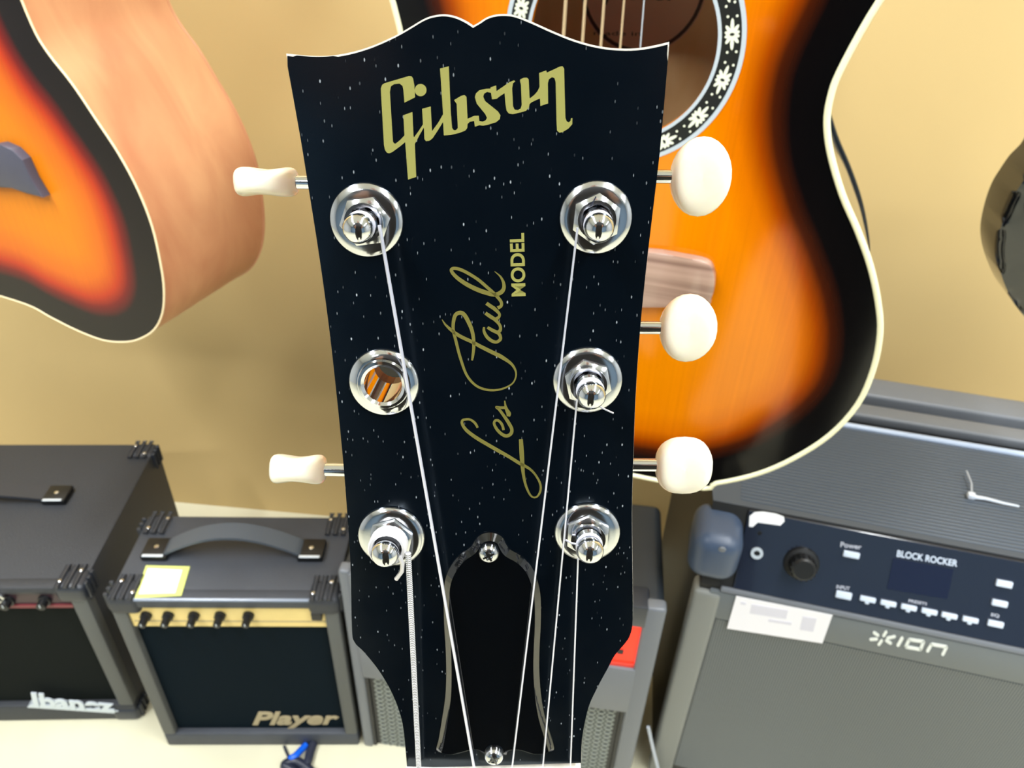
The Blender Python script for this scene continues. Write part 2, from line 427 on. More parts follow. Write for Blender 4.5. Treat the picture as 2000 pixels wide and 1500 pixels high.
# gold script on the top
Z1 = lambda x, y: hp(700+x/4, 80+y/4)
G = [(178,420),(176,370),(186,342),(205,330),(395,274),(415,276),(426,290),(437,345),(443,440),(360,482),(352,385),(345,352),(322,333),(278,338),(254,355),(246,400),(270,785),(278,800),(292,802),(325,775),(360,738),(352,580),(422,555),(430,735),(434,755),(470,705),(505,652),(498,530),(565,512),(575,705),(620,645),(662,572),(638,215),(706,198),(722,560),(732,680),(745,697),(762,697),(777,680),(768,492),(748,462),(800,430),(828,422),(844,436),(853,608),(905,585),(940,584),(945,625),(970,630),(995,620),(1005,600),(990,570),(925,490),(910,440),(918,410),(945,385),(1000,373),(1032,372),(1034,362),(1076,348),(1079,392),(1140,350),(1180,322),(1215,308),(1226,316),(1208,330),(1201,370),(1208,510),(1220,536),(1245,540),(1268,528),(1276,500),(1270,345),(1262,303),(1290,287),(1318,287),(1330,300),(1338,450),(1370,425),(1398,395),(1415,360),(1412,250),(1468,230),(1472,248),(1575,200),(1595,198),(1607,215),(1612,420),(1617,600),(1628,630),(1645,636),(1658,622),(1660,605),(1672,603),(1671,650),(1640,685),(1595,712),(1570,716),(1552,700),(1548,640),(1541,320),(1530,288),(1512,283),(1488,300),(1480,330),(1482,488),(1422,508),(1419,450),(1396,458),(1355,478),(1338,492),(1332,520),(1310,545),(1260,560),(1205,572),(1175,566),(1158,545),(1150,500),(1142,408),(1105,432),(1080,452),(1044,456),(1036,405),(1005,398),(982,412),(975,435),(990,470),(1040,510),(1090,550),(1110,580),(1105,610),(1075,635),(1010,655),(975,662),(945,658),(910,670),(905,625),(870,632),(853,648),(850,680),(835,700),(790,718),(720,735),(668,738),(662,632),(620,700),(580,760),(555,780),(528,783),(516,765),(512,675),(475,740),(441,805),(452,1062),(388,1083),(366,790),(330,820),(265,868),(240,878),(222,872),(208,850),(200,810)]
g = MB().prism([Z1(*p) for p in G][::-1], -.00005, .00007)
g.prism([Z1(486+46*math.cos(a*math.pi/14), 384+48*math.sin(a*math.pi/14)) for a in range(28)][::-1], -.00005, .00008)
g.build('gold_logo', M_gold, EG, label='large gold maker lettering across the top of the headstock')
# script signature
def stroke(mb, pts, off, sc, wpx, z=.00007):
    P = crom([(*p, w_) for p, w_ in zip(pts, wpx)], 8)
    L = [hp(off[0]+p[0]/sc, off[1]+p[1]/sc) for p in P]
    k = mm(10, 950, 700)/10/sc
    mb.ribbon(L, [max(p[2], 3)*k for p in P], z)
sg_ = MB()
o1, s1 = (860, 500), 7.5; o2, s2 = (880, 760), 6.52; o3, s3 = (820, 420), 2.5857
stroke(sg_, [(25,930),(80,1010),(180,1100),(300,1180),(470,1260),(600,1330),(760,1410),(900,1480),(1050,1590),(1110,1720),(1070,1850),(950,1930),(800,1965),(640,1950),(500,1880),(380,1730),(290,1480),(230,1250),(190,1080),(195,950),(225,860),(290,830),(350,860),(410,960),(460,1080),(485,1200),(490,1330),(478,1450),(465,1530)], o1, s1,
       [10,30,48,52,52,55,58,58,40,26,22,26,32,36,36,38,42,44,44,50,54,58,60,58,54,50,46,40,26])
stroke(sg_, [(640,1040),(640,1100),(680,1180),(750,1240),(820,1260),(875,1225),(880,1180),(850,1130),(770,1090),(690,1045)], o1, s1, [28,40,48,50,44,46,46,50,50,42], .00008)
stroke(sg_, [(840,1120),(880,1080),(870,1010),(800,930),(740,890),(660,835)], o1, s1, [50,46,42,50,54,50], .00009)
stroke(sg_, [(820,920),(860,890),(860,840),(790,770),(730,730),(675,690)], o1, s1, [50,40,42,54,54,52], .0001)
stroke(sg_, [(840,760),(890,730),(890,670),(820,580),(700,470),(560,350),(420,260),(300,200),(210,180),(165,195),(175,240),(250,320),(380,410),(540,490),(700,545),(800,565),(890,530),(930,470),(925,390),(880,300),(795,225)], o1, s1,
       [50,44,44,46,46,44,44,46,44,46,48,54,60,64,62,56,60,52,42,26,8], .00011)
stroke(sg_, [(345,490),(310,430),(250,388),(195,385),(150,400),(152,450),(210,530),(330,620),(480,710),(620,790),(760,870),(880,945),(1000,1010),(1080,1090),(1140,1200),(1145,1290),(1110,1360),(1060,1378),(1010,1340),(960,1230),(930,1100),(915,960),(905,800),(895,635)], o2, s2,
       [30,34,30,32,34,38,46,50,50,50,46,46,36,30,30,30,26,24,28,34,40,54,60,52])
stroke(sg_, [(675,520),(655,450),(610,400),(570,400),(555,440),(590,510),(650,570),(710,595),(765,570),(780,510),(740,430),(680,340),(620,260),(580,228),(640,235),(700,235)], o2, s2, [34,36,34,34,34,40,44,46,46,44,46,40,36,28,34,40], .00009)
stroke(sg_, [(690,145),(697,200),(715,260),(740,310),(735,345)], o2, s2, [16,26,44,60,44], .0001)
sg_.build('gold_signature', M_gold2, EG, label='gold handwritten script running up the headstock')
q = [hp(1027,578), hp(1025,455), hp(1000,454), hp(1003,578)]
q = [hp(1027,578), hp(1024,455), hp(995,456), hp(999,579)]
textmesh('MODEL', q, .00007, .0001, bold=.028).build('gold_lettering', M_gold, EG, label='small gold capital letters beside the script')

# tuners
def superb(L, W, Tk, e=.9, nu=28, nv=18):
    vs = []; fs = []
    sp = lambda v, p: math.copysign(abs(v)**p, v)
    for i in range(nv+1):
        ph = -math.pi/2 + math.pi*i/nv
        for k in range(nu):
            th = 2*math.pi*k/nu
            a = sp(math.cos(ph), .62)*sp(math.cos(th), e); b = sp(math.cos(ph), .62)*sp(math.sin(th), e); c = sp(math.sin(ph), .7)
            vs.append((a*L/2, b*W/2*(.90+.10*(1-a*a)), c*Tk/2*(.66+.50*a*a)))
    for i in range(nv):
        for k in range(nu):
            fs.append((i*nu+k, i*nu+(k+1) % nu, (i+1)*nu+(k+1) % nu, (i+1)*nu+k))
    return vs, fs
ZS = -.0185
def tuner(cx, cy, dia, tip, h, shaft_y, edge_x, kx0, kx1, kh, rot, side, knob_e=.92, thick=70, nutrot=.2):
    c = hp(cx, cy); R = mm(dia, cx, cy)/2
    tp = hp(*tip, h); b0 = (c[0], c[1])
    ax = Vector((tp[0]-b0[0], tp[1]-b0[1], h)); ln = ax.length
    M = T(c[0], c[1], 0, ax)
    r0 = R*.40
    prof = [(r0, -.003), (r0, ln*.30), (r0*.96, ln*.42), (r0*.86, ln*.60), (r0*.84, ln*.70), (r0*.95, ln*.80), (r0*1.0, ln*.90)] + \
           [(r0*math.cos(t), ln*.90+r0*.75*math.sin(t)) for t in [i*math.pi/2/7 for i in range(1, 7)]] + [(1e-5, ln*.90+r0*.75)]
    post = MB().lathe(prof, 32, M).build('tuning_post', M_chrome, EG, True)
    wz = R*.17
    MB().lathe([(R*.5, -.0005), (R, -.0005), (R, wz*.35), (R*.97, wz*.6), (R*.80, wz), (R*.5, wz)], 48, T(*c, 0)).build('washer', M_nickel, post, True)
    # hex nut: six facets with a chamfered crown
    vs = []; fs = []
    rh = R*.70
    ring = [[(rh*math.cos(a), rh*math.sin(a), wz) for a in [nutrot+i*math.pi/3 for i in range(6)]]]
    ring.append([(x, y, wz+R*.13) for x, y, _ in ring[0]])
    ring.append([(rh*.78*math.cos(a), rh*.78*math.sin(a), wz+R*.24) for a in [nutrot+i*math.pi/3 for i in range(6)]])
    ring.append([(r0*1.12*math.cos(a), r0*1.12*math.sin(a), wz+R*.24) for a in [nutrot+i*math.pi/3 for i in range(6)]])
    ring.append([(r0*1.1*math.cos(a), r0*1.1*math.sin(a), wz*.5) for a in [nutrot+i*math.pi/3 for i in range(6)]])
    for rg in ring: vs += rg
    for j in range(len(ring)-1):
        for i in range(6): fs.append((j*6+i, j*6+(i+1) % 6, (j+1)*6+(i+1) % 6, (j+1)*6+i))
    MB().add(vs, fs, T(*c, 0)).lathe([(r0*1.35, wz), (r0*1.3, wz+R*.30), (r0*1.08, wz+R*.30), (r0*1.05, wz)], 32, T(*c, 0), caps=False).build('hex_nut', M_nickel, post, True)
    # housing behind the headstock
    s0 = hp3(edge_x, shaft_y, ZS); k0 = hp3(kx0, shaft_y, ZS); k1 = hp3(kx1, shaft_y, ZS)
    xa, xb = sorted((c[0], s0[0]-side*.006))
    MB().box(xa-.002, xb+.002, min(c[1], s0[1])-.004, max(c[1], s0[1])+.004, -.0225, -.0152, .001).build('housing', M_chrome, post, True)
    MB().tube([(s0[0]-side*.012, s0[1], ZS), (k1[0] if side > 0 and False else (k0[0]+side*.002), k0[1], ZS)], mm(26, edge_x, shaft_y, ZS)/2, 20).build('shaft', M_chrome, post, True)
    L = abs(k1[0]-k0[0]); Wd = mm(kh, (kx0+kx1)/2, shaft_y, ZS)
    vs, fs = superb(L, Wd, mm(thick, (kx0+kx1)/2, shaft_y, ZS), knob_e)
    Mk = Matrix.Translation(((k0[0]+k1[0])/2, k0[1], ZS)) @ Matrix.Rotation(rot, 4, 'X')
    MB().add(vs, fs, Mk).build('knob', M_knob, post, 80, label='oval ivory plastic knob')
    return c, R, r0, ax, ln
h_ = .0098
tuner(716.5, 430, 143, (697,448), h_, 356, 600, 581, 462, 153, math.radians(86), -1, thick=70, nutrot=.15)
tuner(765, 1047, 130, (751,1086), h_, 917, 672, 637, 529, 118, math.radians(66), -1, thick=72, nutrot=.3)
tuner(1163.5, 425, 142, (1171,447), h_, 345, 1276, 1309, 1427, 153, 0, 1, nutrot=.45)
tuner(1147.5, 742, 136, (1156,776), h_, 640, 1250, 1288, 1399, 137, 0, 1, nutrot=.75)
tuner(1147, 1039, 128, (1153,1080), h_, 908, 1237, 1280, 1390, 119, 0, 1, knob_e=.78, nutrot=.5)
# empty bushing
R = mm(137, *HOLE)/2
MB().lathe([(hr*.97, -.010), (R, -.0002), (R, R*.06), (R*.95, R*.12), (R*.74, R*.17), (R*.70, R*.24), (hr*1.12, R*.26), (hr*.97, R*.20), (hr*.95, -.010)], 48, T(*hc, 0), caps=False).build('empty_bushing', M_chrome, EG, True, label='chrome bushing with an open hole, its tuner missing')

# truss rod cover
cov = [(957,1038),(940,1042),(929,1052),(920,1066),(900,1080),(882,1102),(870,1130),(867,1165),(868,1217),(871,1267),(872,1317),(870,1360),(863,1407),(857,1443),(853,1462),(866,1469),(885,1471),(907,1466),(927,1461),(938,1464),(948,1470),(985,1473),(991,1466),(1000,1462),(1017,1463),(1040,1470),(1060,1470),(1077,1465),(1082,1457),(1073,1427),(1063,1393),(1056,1350),(1053,1300),(1054,1255),(1056,1217),(1056,1167),(1050,1133),(1037,1103),(1017,1083),(996,1071),(988,1060),(982,1048),(971,1041)]
cs = [tuple(p) for p in crom(cov, 3, True)]
cl = [hp(*p) for p in cs]; ci = shrink(cl, .0015)
n_ = len(cl)
cm = MB().add([(*p, 0) for p in cl] + [(*p, .0005) for p in cl] + [(*p, .0018) for p in ci],
              [(i, (i+1) % n_, n_+(i+1) % n_, n_+i) for i in range(n_)] + [(n_+i, n_+(i+1) % n_, 2*n_+(i+1) % n_, 2*n_+i) for i in range(n_)])
for t in tessellate_polygon([[Vector((p[0], p[1], 0)) for p in ci]]):
    a, b, c = [ci[i] for i in t]
    if (b[0]-a[0])*(c[1]-a[1])-(b[1]-a[1])*(c[0]-a[0]) < 0: t = t[::-1]
    cm.f.append(tuple(2*n_+i for i in t))
cover = cm.build('truss_rod_cover', M_cover, EG, label='bell-shaped glossy black cover plate')
cover.data.polygons.foreach_set('use_smooth', [False]*len(cover.data.polygons))
for sx, sy, d in ((955,1078,39),(965,1473,37)):
    c = hp(sx, sy, .0017); r = mm(d, sx, sy)/2
    s_ = MB()
    prof = [(r, 0), (r, r*.3), (r*.9, r*.55), (r*.7, r*.72), (r*.42, r*.8), (r*.40, r*.35), (1e-5, r*.25)]
    s_.lathe(prof, 24, T(*c, .0017))
    for a in (0, math.pi/2): s_.box(-r*.1, r*.1, -r*.62, r*.62, r*.70, r*.80, 0, 1, T(*c, .0017, None, a+.5))
    s_.build('screw', M_nickel, cover, True)

# strings
def string(p0, z0, p1, z1, w0, m, extra=None):
    a = hp3(*p0, z0); b = hp3(*p1, z1)
    d = Vector(b)-Vector(a); e = Vector(b)+d*.03
    r0 = mm(w0, *p0, z0)/2
    mb = MB().tube([a, e], r0, 8)
    return mb.build('string', m, EG, True)
string((741,440), .0072, (926,1500), .0026, 7.5, M_steel)
# string height at posts; each ends at the nut
string((1128,445), .0075, (1000,1500), .0026, 4.6, M_steel)
string((1127,780), .0072, (1060,1500), .0026, 3.8, M_steel)
string((1129,1092), .0070, (1114,1500), .0026, 3.4, M_steel)
string((797,1080), .0066, (818,1500), .0028, 11.5, M_wound)
def coil(c, R, ax, z0, z1, turns, r, name='string_winding', m=M_steel):
    M = T(c[0], c[1], 0, ax); P = []
    n = int(turns*20)
    for i in range(n+1):
        a = 2*math.pi*i/20; z = z0+(z1-z0)*i/n
        P.append(M @ Vector((R*math.cos(a), R*math.sin(a), z)))
    return MB().tube(P, r, 6).build(name, m, EG, True)
def axof(cx, cy, tip, h): c = hp(cx, cy); t = hp(*tip, h); return c, Vector((t[0]-c[0], t[1]-c[1], h))
c, ax = axof(765, 1047, (751,1086), h_); r = mm(130, 765, 1047)/2*.40
M_coil = mat('bright_wound_coil', (226, 224, 226), .35, .45)
coil(c, r*1.22, ax, .0028, .0068, 5.2, mm(9.5, 765, 1047)/2, m=M_coil)
for cx, cy, dia, tip, zz in ((716.5,430,143,(697,448),.0072),(1163.5,425,142,(1171,447),.0075),(1147.5,742,136,(1156,776),.0072),(1147,1039,128,(1153,1080),.0070)):
    c, ax = axof(cx, cy, tip, h_); r = mm(dia, cx, cy)/2*.40
    coil(c, r*.93, ax, zz-.0012, zz, 2.4, mm(4, cx, cy)/2)
MB().tube([hp3(*p, z) for p, z in (((780,1085),.0066),((786,1100),.0068),((785,1116),.0066),((774,1131),.0060))], mm(8.5, 780, 1100)/2, 8).build('string_end', M_coil, EG, True)
MB().tube([hp3(*p, z) for p, z in (((1160,785),.0060),((1176,797),.0058),((1198,807),.0054))], mm(3.5, 1180, 800)/2, 6).build('string_end', M_steel, EG, True)
MB().tube([hp3(*p, z) for p, z in (((1104,1054),.0056),((1116,1061),.0056),((1134,1064),.0056))], mm(4, 1120, 1060)/2, 6).build('string_end', M_steel, EG, True)
MB().tube([hp3(*p, z) for p, z in (((1154,403),.0050),((1160,392),.0050),((1164,384),.0048))], mm(2.5, 1160, 390)/2, 6).build('string_end', M_cable, EG, True)

# nut, neck, body: below the frame but really there, standing on the floor
n0, n1 = hp3(794,1509,0), hp3(1136,1494,0)
MB().box(n0[0], n1[0], n0[1]-.0055, (n0[1]+n1[1])/2, -.004, .0030, .0004).build('nut', M_bone, EG)
NY = n0[1]-.0055; CX = (n0[0]+n1[0])/2; hw = (n1[0]-n0[0])/2
nut_world = OH + xH*CX + yH*NY
tilt = math.radians(14)
ndir = -yH*math.cos(tilt) + nH*math.sin(tilt)         # down along the neck
nnorm = vn(np.cross(xH, ndir)); nnorm = nnorm if nnorm @ nH < 0 else -nnorm
Ltot = (nut_world[2]-.004)/(-ndir[2])
def toL(a, d, h):   # across, down the neck, height above board -> headstock-local coordinates
    P = nut_world + xH*a + ndir*d + nnorm*h
    return tuple(HF.A @ (P-OH))
def nbox(a0, a1, d0, d1, h0, h1):
    vs = [toL(a*(1 if d == d0 else 1.22), d, h) for d in (d0, d1) for a in (a0, a1) for h in (h0, h1)]
    return vs, [(0,1,3,2),(4,6,7,5),(0,4,5,1),(2,3,7,6),(0,2,6,4),(1,5,7,3)]
board_end = .40
MB().add(*nbox(-hw, hw, 0, board_end, -.006, 0)).build('fretboard', M_fret, EG)
vs = []; fs = []
for d, k, dp in ((-.012, .98, .014), (0, 1, .016), (board_end*.5, 1.1, .018), (board_end, 1.22, .024)):
    for i in range(9):
        a = math.pi*i/8; vs.append(toL(-math.cos(a)*hw*k, d, -.006-math.sin(a)*dp))
for j in range(3):
    for i in range(8): fs.append((j*9+i, j*9+i+1, (j+1)*9+i+1, (j+1)*9+i))
    fs.append((j*9+8, j*9, (j+1)*9, (j+1)*9+8))
MB().add(vs, fs).build('neck', M_mahog, EG, True)
SC = .56
for k in range(1, 17):
    d = SC*(1-2**(-k/12)); MB().add(*nbox(-hw*(1+.22*d/board_end), hw*(1+.22*d/board_end), d-.0008, d+.0008, -.0005, .0009)).build('fret', M_nickel, EG)
bd = [(-.03,board_end-.09),(-.10,board_end-.105),(-.135,board_end-.06),(-.12,board_end),(-.115,board_end+.05),(-.15,board_end+.12),(-.16,board_end+.2),(-.13,Ltot-.04),(-.06,Ltot-.006),(0,Ltot),(.06,Ltot-.006),(.13,Ltot-.04),(.16,board_end+.2),(.15,board_end+.12),(.12,board_end+.05),(.095,board_end),(.12,board_end-.04),(.125,board_end-.075),(.10,board_end-.06),(.06,board_end-.02),(.028,board_end-.02)]
bo = [tuple(p) for p in crom(bd, 4, True)]; m_ = len(bo)
vs = [toL(p[0], p[1], -.006) for p in bo] + [toL(p[0], p[1], -.050) for p in bo]
fs = [(i, (i+1) % m_, m_+(i+1) % m_, m_+i) for i in range(m_)]
for t in tessellate_polygon([[Vector((p[0], p[1], 0)) for p in bo]]): fs.append(tuple(t)); fs.append(tuple(i+m_ for i in t[::-1]))
MB().add(vs, fs).build('body', M_black, EG)

# ------------------------------------------------------------------ hanging acoustic guitars
def edge_dist(p, O):
    A = np.array(O); B = np.roll(A, -1, 0); d = B-A; q = np.array(p)-A
    t = np.clip((q*d).sum(1)/np.maximum((d*d).sum(1), 1e-12), 0, 1)
    return float(np.sqrt(((q-d*t[:, None])**2).sum(1)).min())
def acoustic(fr, right, axis_pt, axis_slope, upper, thick, hole_c, hole_r, m_top, m_side, m_bind, label, bind_r=.0016, top_th=.0045, m_back=None):
    """right: traced local points waist->bottom (one half), upper: extra half points above the waist as (half width, y)"""
    th = math.atan(axis_slope)
    ax = np.array([axis_slope, 1.0]); ax /= np.linalg.norm(ax); pr = np.array([ax[1], -ax[0]])
    A0 = np.array(axis_pt)
    def uv(p): d = np.array(p)-A0; return (d@pr, d@ax)
    half = [uv(p) for p in right]
    up = [(u, v) for u, v in upper]
    half = up + half                                    # top centre -> bottom centre
    pts = half + [(-u, v) for u, v in half[::-1]]
    P = [A0+pr*u+ax*v for u, v in crom(pts, 4, True)]
    n = len(P)
    t = thing('acoustic_guitar', fr, label, 'guitar')
    hc_ = np.array(A0+pr*hole_c[0]+ax*hole_c[1])
    # resample so outline and hole rings share the angle
    vs = []; fs = []; ed = []; NR = 26
    for j in range(NR+1):
        s = j/NR
        for p in P:
            d = p-hc_; h0 = hc_+d/np.linalg.norm(d)*hole_r
            q_ = h0+(p-h0)*s; vs.append((q_[0], q_[1], 0)); ed.append(edge_dist(q_, P)*10)
    for j in range(NR):
        for i in range(n): fs.append((j*n+i, j*n+(i+1) % n, (j+1)*n+(i+1) % n, (j+1)*n+i))
    base = len(vs)
    for p in P:
        d = p-hc_; h0 = hc_+d/np.linalg.norm(d)*hole_r; vs.append((h0[0], h0[1], -top_th)); ed.append(1)
    for i in range(n): fs.append((i, base+i, base+(i+1) % n, (i+1) % n))
    area_ = sum(P[i][0]*P[(i+1) % n][1]-P[(i+1) % n][0]*P[i][1] for i in range(n))
    if area_ < 0: fs = [f for f in fs]
    else: fs = [f[::-1] for f in fs]
    mb = MB().add(vs, fs); o = mb.build('soundboard', m_top, t)
    bm = bmesh.new(); bm.from_mesh(o.data); bmesh.ops.recalc_face_normals(bm, faces=bm.faces[:])
    bm.faces.ensure_lookup_table()
    if bm.faces[0].normal.z < 0: bmesh.ops.reverse_faces(bm, faces=bm.faces[:])
    bm.to_mesh(o.data); bm.free()
    at = o.data.attributes.new('edge_distance', 'FLOAT', 'POINT'); at.data.foreach_set('value', ed)
    # sides: outer and inner skins
    sv = []; sf = []
    Pin = [np.array(q_) for q_ in shrink([tuple(p) for p in P], .0025)]
    for ring_, z in ((P, -.0004), (P, -thick*.33), (P, -thick*.66), (P, -thick)):
        sv += [(p[0], p[1], z) for p in ring_]
    for j in range(3):
        for i in range(n): sf.append((j*n+i, j*n+(i+1) % n, (j+1)*n+(i+1) % n, (j+1)*n+i))
    sd = MB().add(sv, sf).build('side', m_side, t)
    sd.data.polygons.foreach_set('use_smooth', [True]*len(sd.data.polygons)); sd.data.set_sharp_from_angle(angle=.8)
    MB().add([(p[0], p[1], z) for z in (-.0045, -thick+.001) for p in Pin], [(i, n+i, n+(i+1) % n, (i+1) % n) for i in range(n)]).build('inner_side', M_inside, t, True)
    bk = MB(); bk.prism([tuple(p) for p in P], -thick-.003, -thick); bk.build('back', m_back or m_side, t)
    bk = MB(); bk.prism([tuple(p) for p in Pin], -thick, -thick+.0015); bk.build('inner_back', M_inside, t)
    MB().tube([(p[0], p[1], -.0002) for p in P+[P[0], P[1]]], bind_r, 8, False).build('binding', m_bind, t, 60)
    MB().tube([(p[0], p[1], -thick-.001) for p in P+[P[0], P[1]]], bind_r, 8, False).build('binding', m_side, t, 60)
    loc = lambda u, v: A0+pr*u+ax*v
    # neck and headstock above the frame, hanging in a wall hook
    vtop = max(v for u, v in half)
    def bx(u0, u1, v0, v1, z0, z1, name, m, k=1, parent=t):
        c_ = [loc(u0, v0), loc(u1, v0), loc(u1*k, v1), loc(u0*k, v1)]
        mbb = MB(); mbb.add([(c[0], c[1], z) for z in (z0, z1) for c in c_], [(3,2,1,0),(4,5,6,7),(0,1,5,4),(1,2,6,5),(2,3,7,6),(3,0,4,7)])
        return mbb.build(name, m, parent)
    bx(-.027, .027, hole_c[1]+hole_r+.006, vtop+.33, .0005, .006, 'fretboard', M_fret, .8)
    bx(-.024, .024, vtop-.002, vtop+.33, -.018, .0005, 'neck', M_mahog, .8)
    bx(-.028, .028, vtop+.33, vtop+.50, -.016, .001, 'headstock', M_black, 1.25)
    return t, loc, P
# --- right guitar
G2F = planefr((1560, -297), (1218, 115), .44)
l2 = lambda x, y, z=0: tuple(G2F.hit(x, y, 2, z)[:2])
r2 = [(1690,40),(1665,90),(1640,140),(1622,190),(1615,240),(1622,300),(1645,380),(1675,450),(1700,520),(1715,590),(1719,650),(1706,720),(1675,790),(1620,850),(1550,895),(1480,925),(1400,943),(1330,947)]
right2 = [l2(*p) for p in r2][2:]
B2 = burst('amber_sunburst_lacquer', [(0, (6, 6, 7)), (.20, (8, 6, 7)), (.29, (58, 20, 5)), (.37, (140, 56, 0)), (.48, (196, 100, 0)), (.65, (212, 118, 0)), (1, (214, 122, 0))], .09, .0)
t2, loc2, P2 = acoustic(G2F, right2, (-.011, .008), 0.0, [(.018,.215),(.08,.205),(.125,.175),(.148,.13),(.152,.09),(.146,.055),(.135,.024)], .115, (.0085, 0), .0535, B2, M_black, M_ivory,
    'sunburst acoustic guitar with cream binding and flowered rosette, hanging directly behind the black headstock', .0020)
H2 = loc2(.0085, 0)
for r0_, r1_, m_, nm in ((.0535,.0555,M_white,'rosette_inner_ring'),(.0555,.0660,M_rosblack,'rosette_band'),(.0660,.0685,M_white,'rosette_outer_ring')):
    MB().lathe([(r0_, .0001), (r0_, .0004), (r1_, .0004), (r1_, .0001)], 96, T(H2[0], H2[1], 0), False).build(nm, m_, t2)
fl = None
for k in range(16):
    a = 2*math.pi*(k+.42)/16
    if fl is None:
        mb = MB()
        for j in range(10):
            b = 2*math.pi*(j+.0)/10; L = .0082 if j in (0, 5) else (.0058 if j in (1, 4, 6, 9) else .0042)
            cb_, sb2 = math.cos(b), math.sin(b); c0 = L*.56; a1 = L*.44; a2 = .00098
            mb.prism([(cb_*(c0+a1*math.cos(q_))-sb2*a2*math.sin(q_), sb2*(c0+a1*math.cos(q_))+cb_*a2*math.sin(q_)) for q_ in [i*math.pi/4 for i in range(8)]], .0004, .0006)
        mb.prism([(.0019*math.cos(q_), .0019*math.sin(q_)) for q_ in [i*math.pi/6 for i in range(12)]], .0004, .00062)
        for sx in (-1, 1):
            for sy in (-1, 1): mb.prism([(sx*.0090+.0007*math.cos(q_), sy*.0024+.0007*math.sin(q_)) for q_ in [i*math.pi/4 for i in range(8)]], .0004, .0006)
        fl = mb.build('rosette_flower', M_flower, t2)
        ce = MB().prism([(.0008*math.cos(q_), .0013*math.sin(q_)) for q_ in [i*math.pi/6 for i in range(12)]], .0006, .0007).build('flower_centre', M_rosblack, fl)
        f2 = fl
    else:
        f2 = fl.copy(); COL.objects.link(f2); c2 = ce.copy(); COL.objects.link(c2); c2.parent = f2
    f2.location = (H2[0]+.0609*math.cos(a), H2[1]+.0609*math.sin(a), 0); f2.rotation_euler = (0, 0, a+math.pi/2)
# paper label on the inner back
zb = -.115+.0016
LH = (l2(1255, -28, zb))
lb = MB().lathe([(.0005, zb), (.043, zb), (.043, zb+.0004), (.0005, zb+.0004)], 48, T(LH[0], LH[1], 0)).build('paper_label', mat('brown_label_paper', (236, 190, 156), .6), t2)
MB().lathe([(.0395, zb+.0003), (.0395, zb+.0006), (.042, zb+.0006), (.042, zb+.0003)], 48, T(LH[0], LH[1], 0), False).build('label_ring', mat('dark_brown_print', (74, 44, 34), .6), lb)
def lq(a, b, c, d, z): return [l2(*a, z), l2(*b, z), l2(*c, z), l2(*d, z)]
textmesh('Explorer', lq((1130, 8), (1330, 12), (1332, -34), (1132, -38), zb), zb+.0006, .0001, shear=.3, bold=.01).build('label_print', MATS['dark_brown_print'], lb)
textmesh('made in', lq((1160, 68), (1252, 70), (1252, 61), (1160, 60), zb), zb+.0006, .0001).build('label_print', MATS['dark_brown_print'], lb)
# bridge, strings
bq = [(1120,490),(1260,491),(1335,502),(1380,512),(1394,530),(1396,560),(1389,584),(1375,596),(1250,599),(1080,598),(940,585),(905,572),(898,545),(905,515),(925,500),(1000,492)]
bl = [l2(*p, .006) for p in bq]
MB().prism([tuple(p) for p in crom(bl, 3, True)], .0003, .007, .0015).build('bridge', M_rose, t2, 30, label='pale streaky rosewood bridge')
sa = l2(1010, 520, .007); sb_ = l2(1300, 532, .007)
MB().tube([(*l2(880, 522, .008), .008), (*l2(1250, 520, .008), .008)], .0018, 8).build('saddle', M_bone, t2, True)
for i, ((x0, y0), (x1, y1), wd) in enumerate((((1105,0),(1101,60),8),((1143,0),(1139,75),7),((1180,0),(1174,85),6.5),((1219,0),(1213,90),5),((1258,0),(1251,82),3))):
    z = .0075; a = l2(x0, y0, z); b = l2(x1, y1, z); d = vn((b[0]-a[0], b[1]-a[1], 0))
    s0 = None; bx_ = l2((1072, 1109, 1142, 1176, 1216)[i], 520, z)
    s1 = (*bx_, .008); d = vn((a[0]-bx_[0], a[1]-bx_[1], 0)); s0 = (a[0]+d[0]*.62, a[1]+d[1]*.62, z)
    MB().tube([s0, (a[0], a[1], z), s1], wd*.44/1500/2*.9, 6).build('string', M_bronze if i < 4 else M_pale, t2, True)

# --- left guitar
G1F = planefr((1762, -290), (240, 600), .63)
l1 = lambda x, y, z=0: tuple(G1F.hit(x, y, 2, z)[:2])
r1 = [(61,47),(93,103),(140,163),(187,233),(233,303),(270,373),(297,443),(313,513),(320,565),(317,612),(300,645),(270,663),(240,668),(200,664),(150,645),(100,620),(50,594)]
right1 = [l1(*p) for p in r1]
B1 = burst('orange_red_sunburst', [(0, (10, 5, 9)), (.24, (14, 6, 12)), (.34, (110, 12, 12)), (.43, (178, 48, 10)), (.58, (206, 98, 14)), (.8, (214, 118, 10)), (1, (216, 124, 8))], .35, .0, .3)
ac1 = (l1(0, 570)[0]-.005, right1[0][1])
t1, loc1, P1 = acoustic(G1F, right1, (ac1[0], ac1[1]), 0.0, [(.02,.235),(.08,.228),(.135,.205),(.160,.165),(.165,.12),(.155,.07),(.146,.035)], .122, (0, .03), .05, B1, M_mahside, mat('cream_binding', (248, 226, 184), .4),
    'sunburst acoustic guitar with pale mahogany sides, turned away at the upper left', .0008)
H1 = loc1(0, .03)
MB().lathe([(.05, .0001), (.05, .0005), (.062, .0005), (.062, .0001)], 64, T(H1[0], H1[1], 0), False).build('rosette', M_rosblack, t1)
tip = [(-70,300),(-30,286),(0,281),(25,292),(45,312),(62,350),(84,386),(55,377),(25,368),(0,365),(-40,362),(-90,372),(-130,390),(-150,370),(-120,330)]
MB().prism([l1(*p, .007) for p in tip], .0003, .008, .0015).build('bridge', mat('dark_bridge_wood', (70, 70, 84), .4), t1, 30, label='dark bridge with a pointed end')

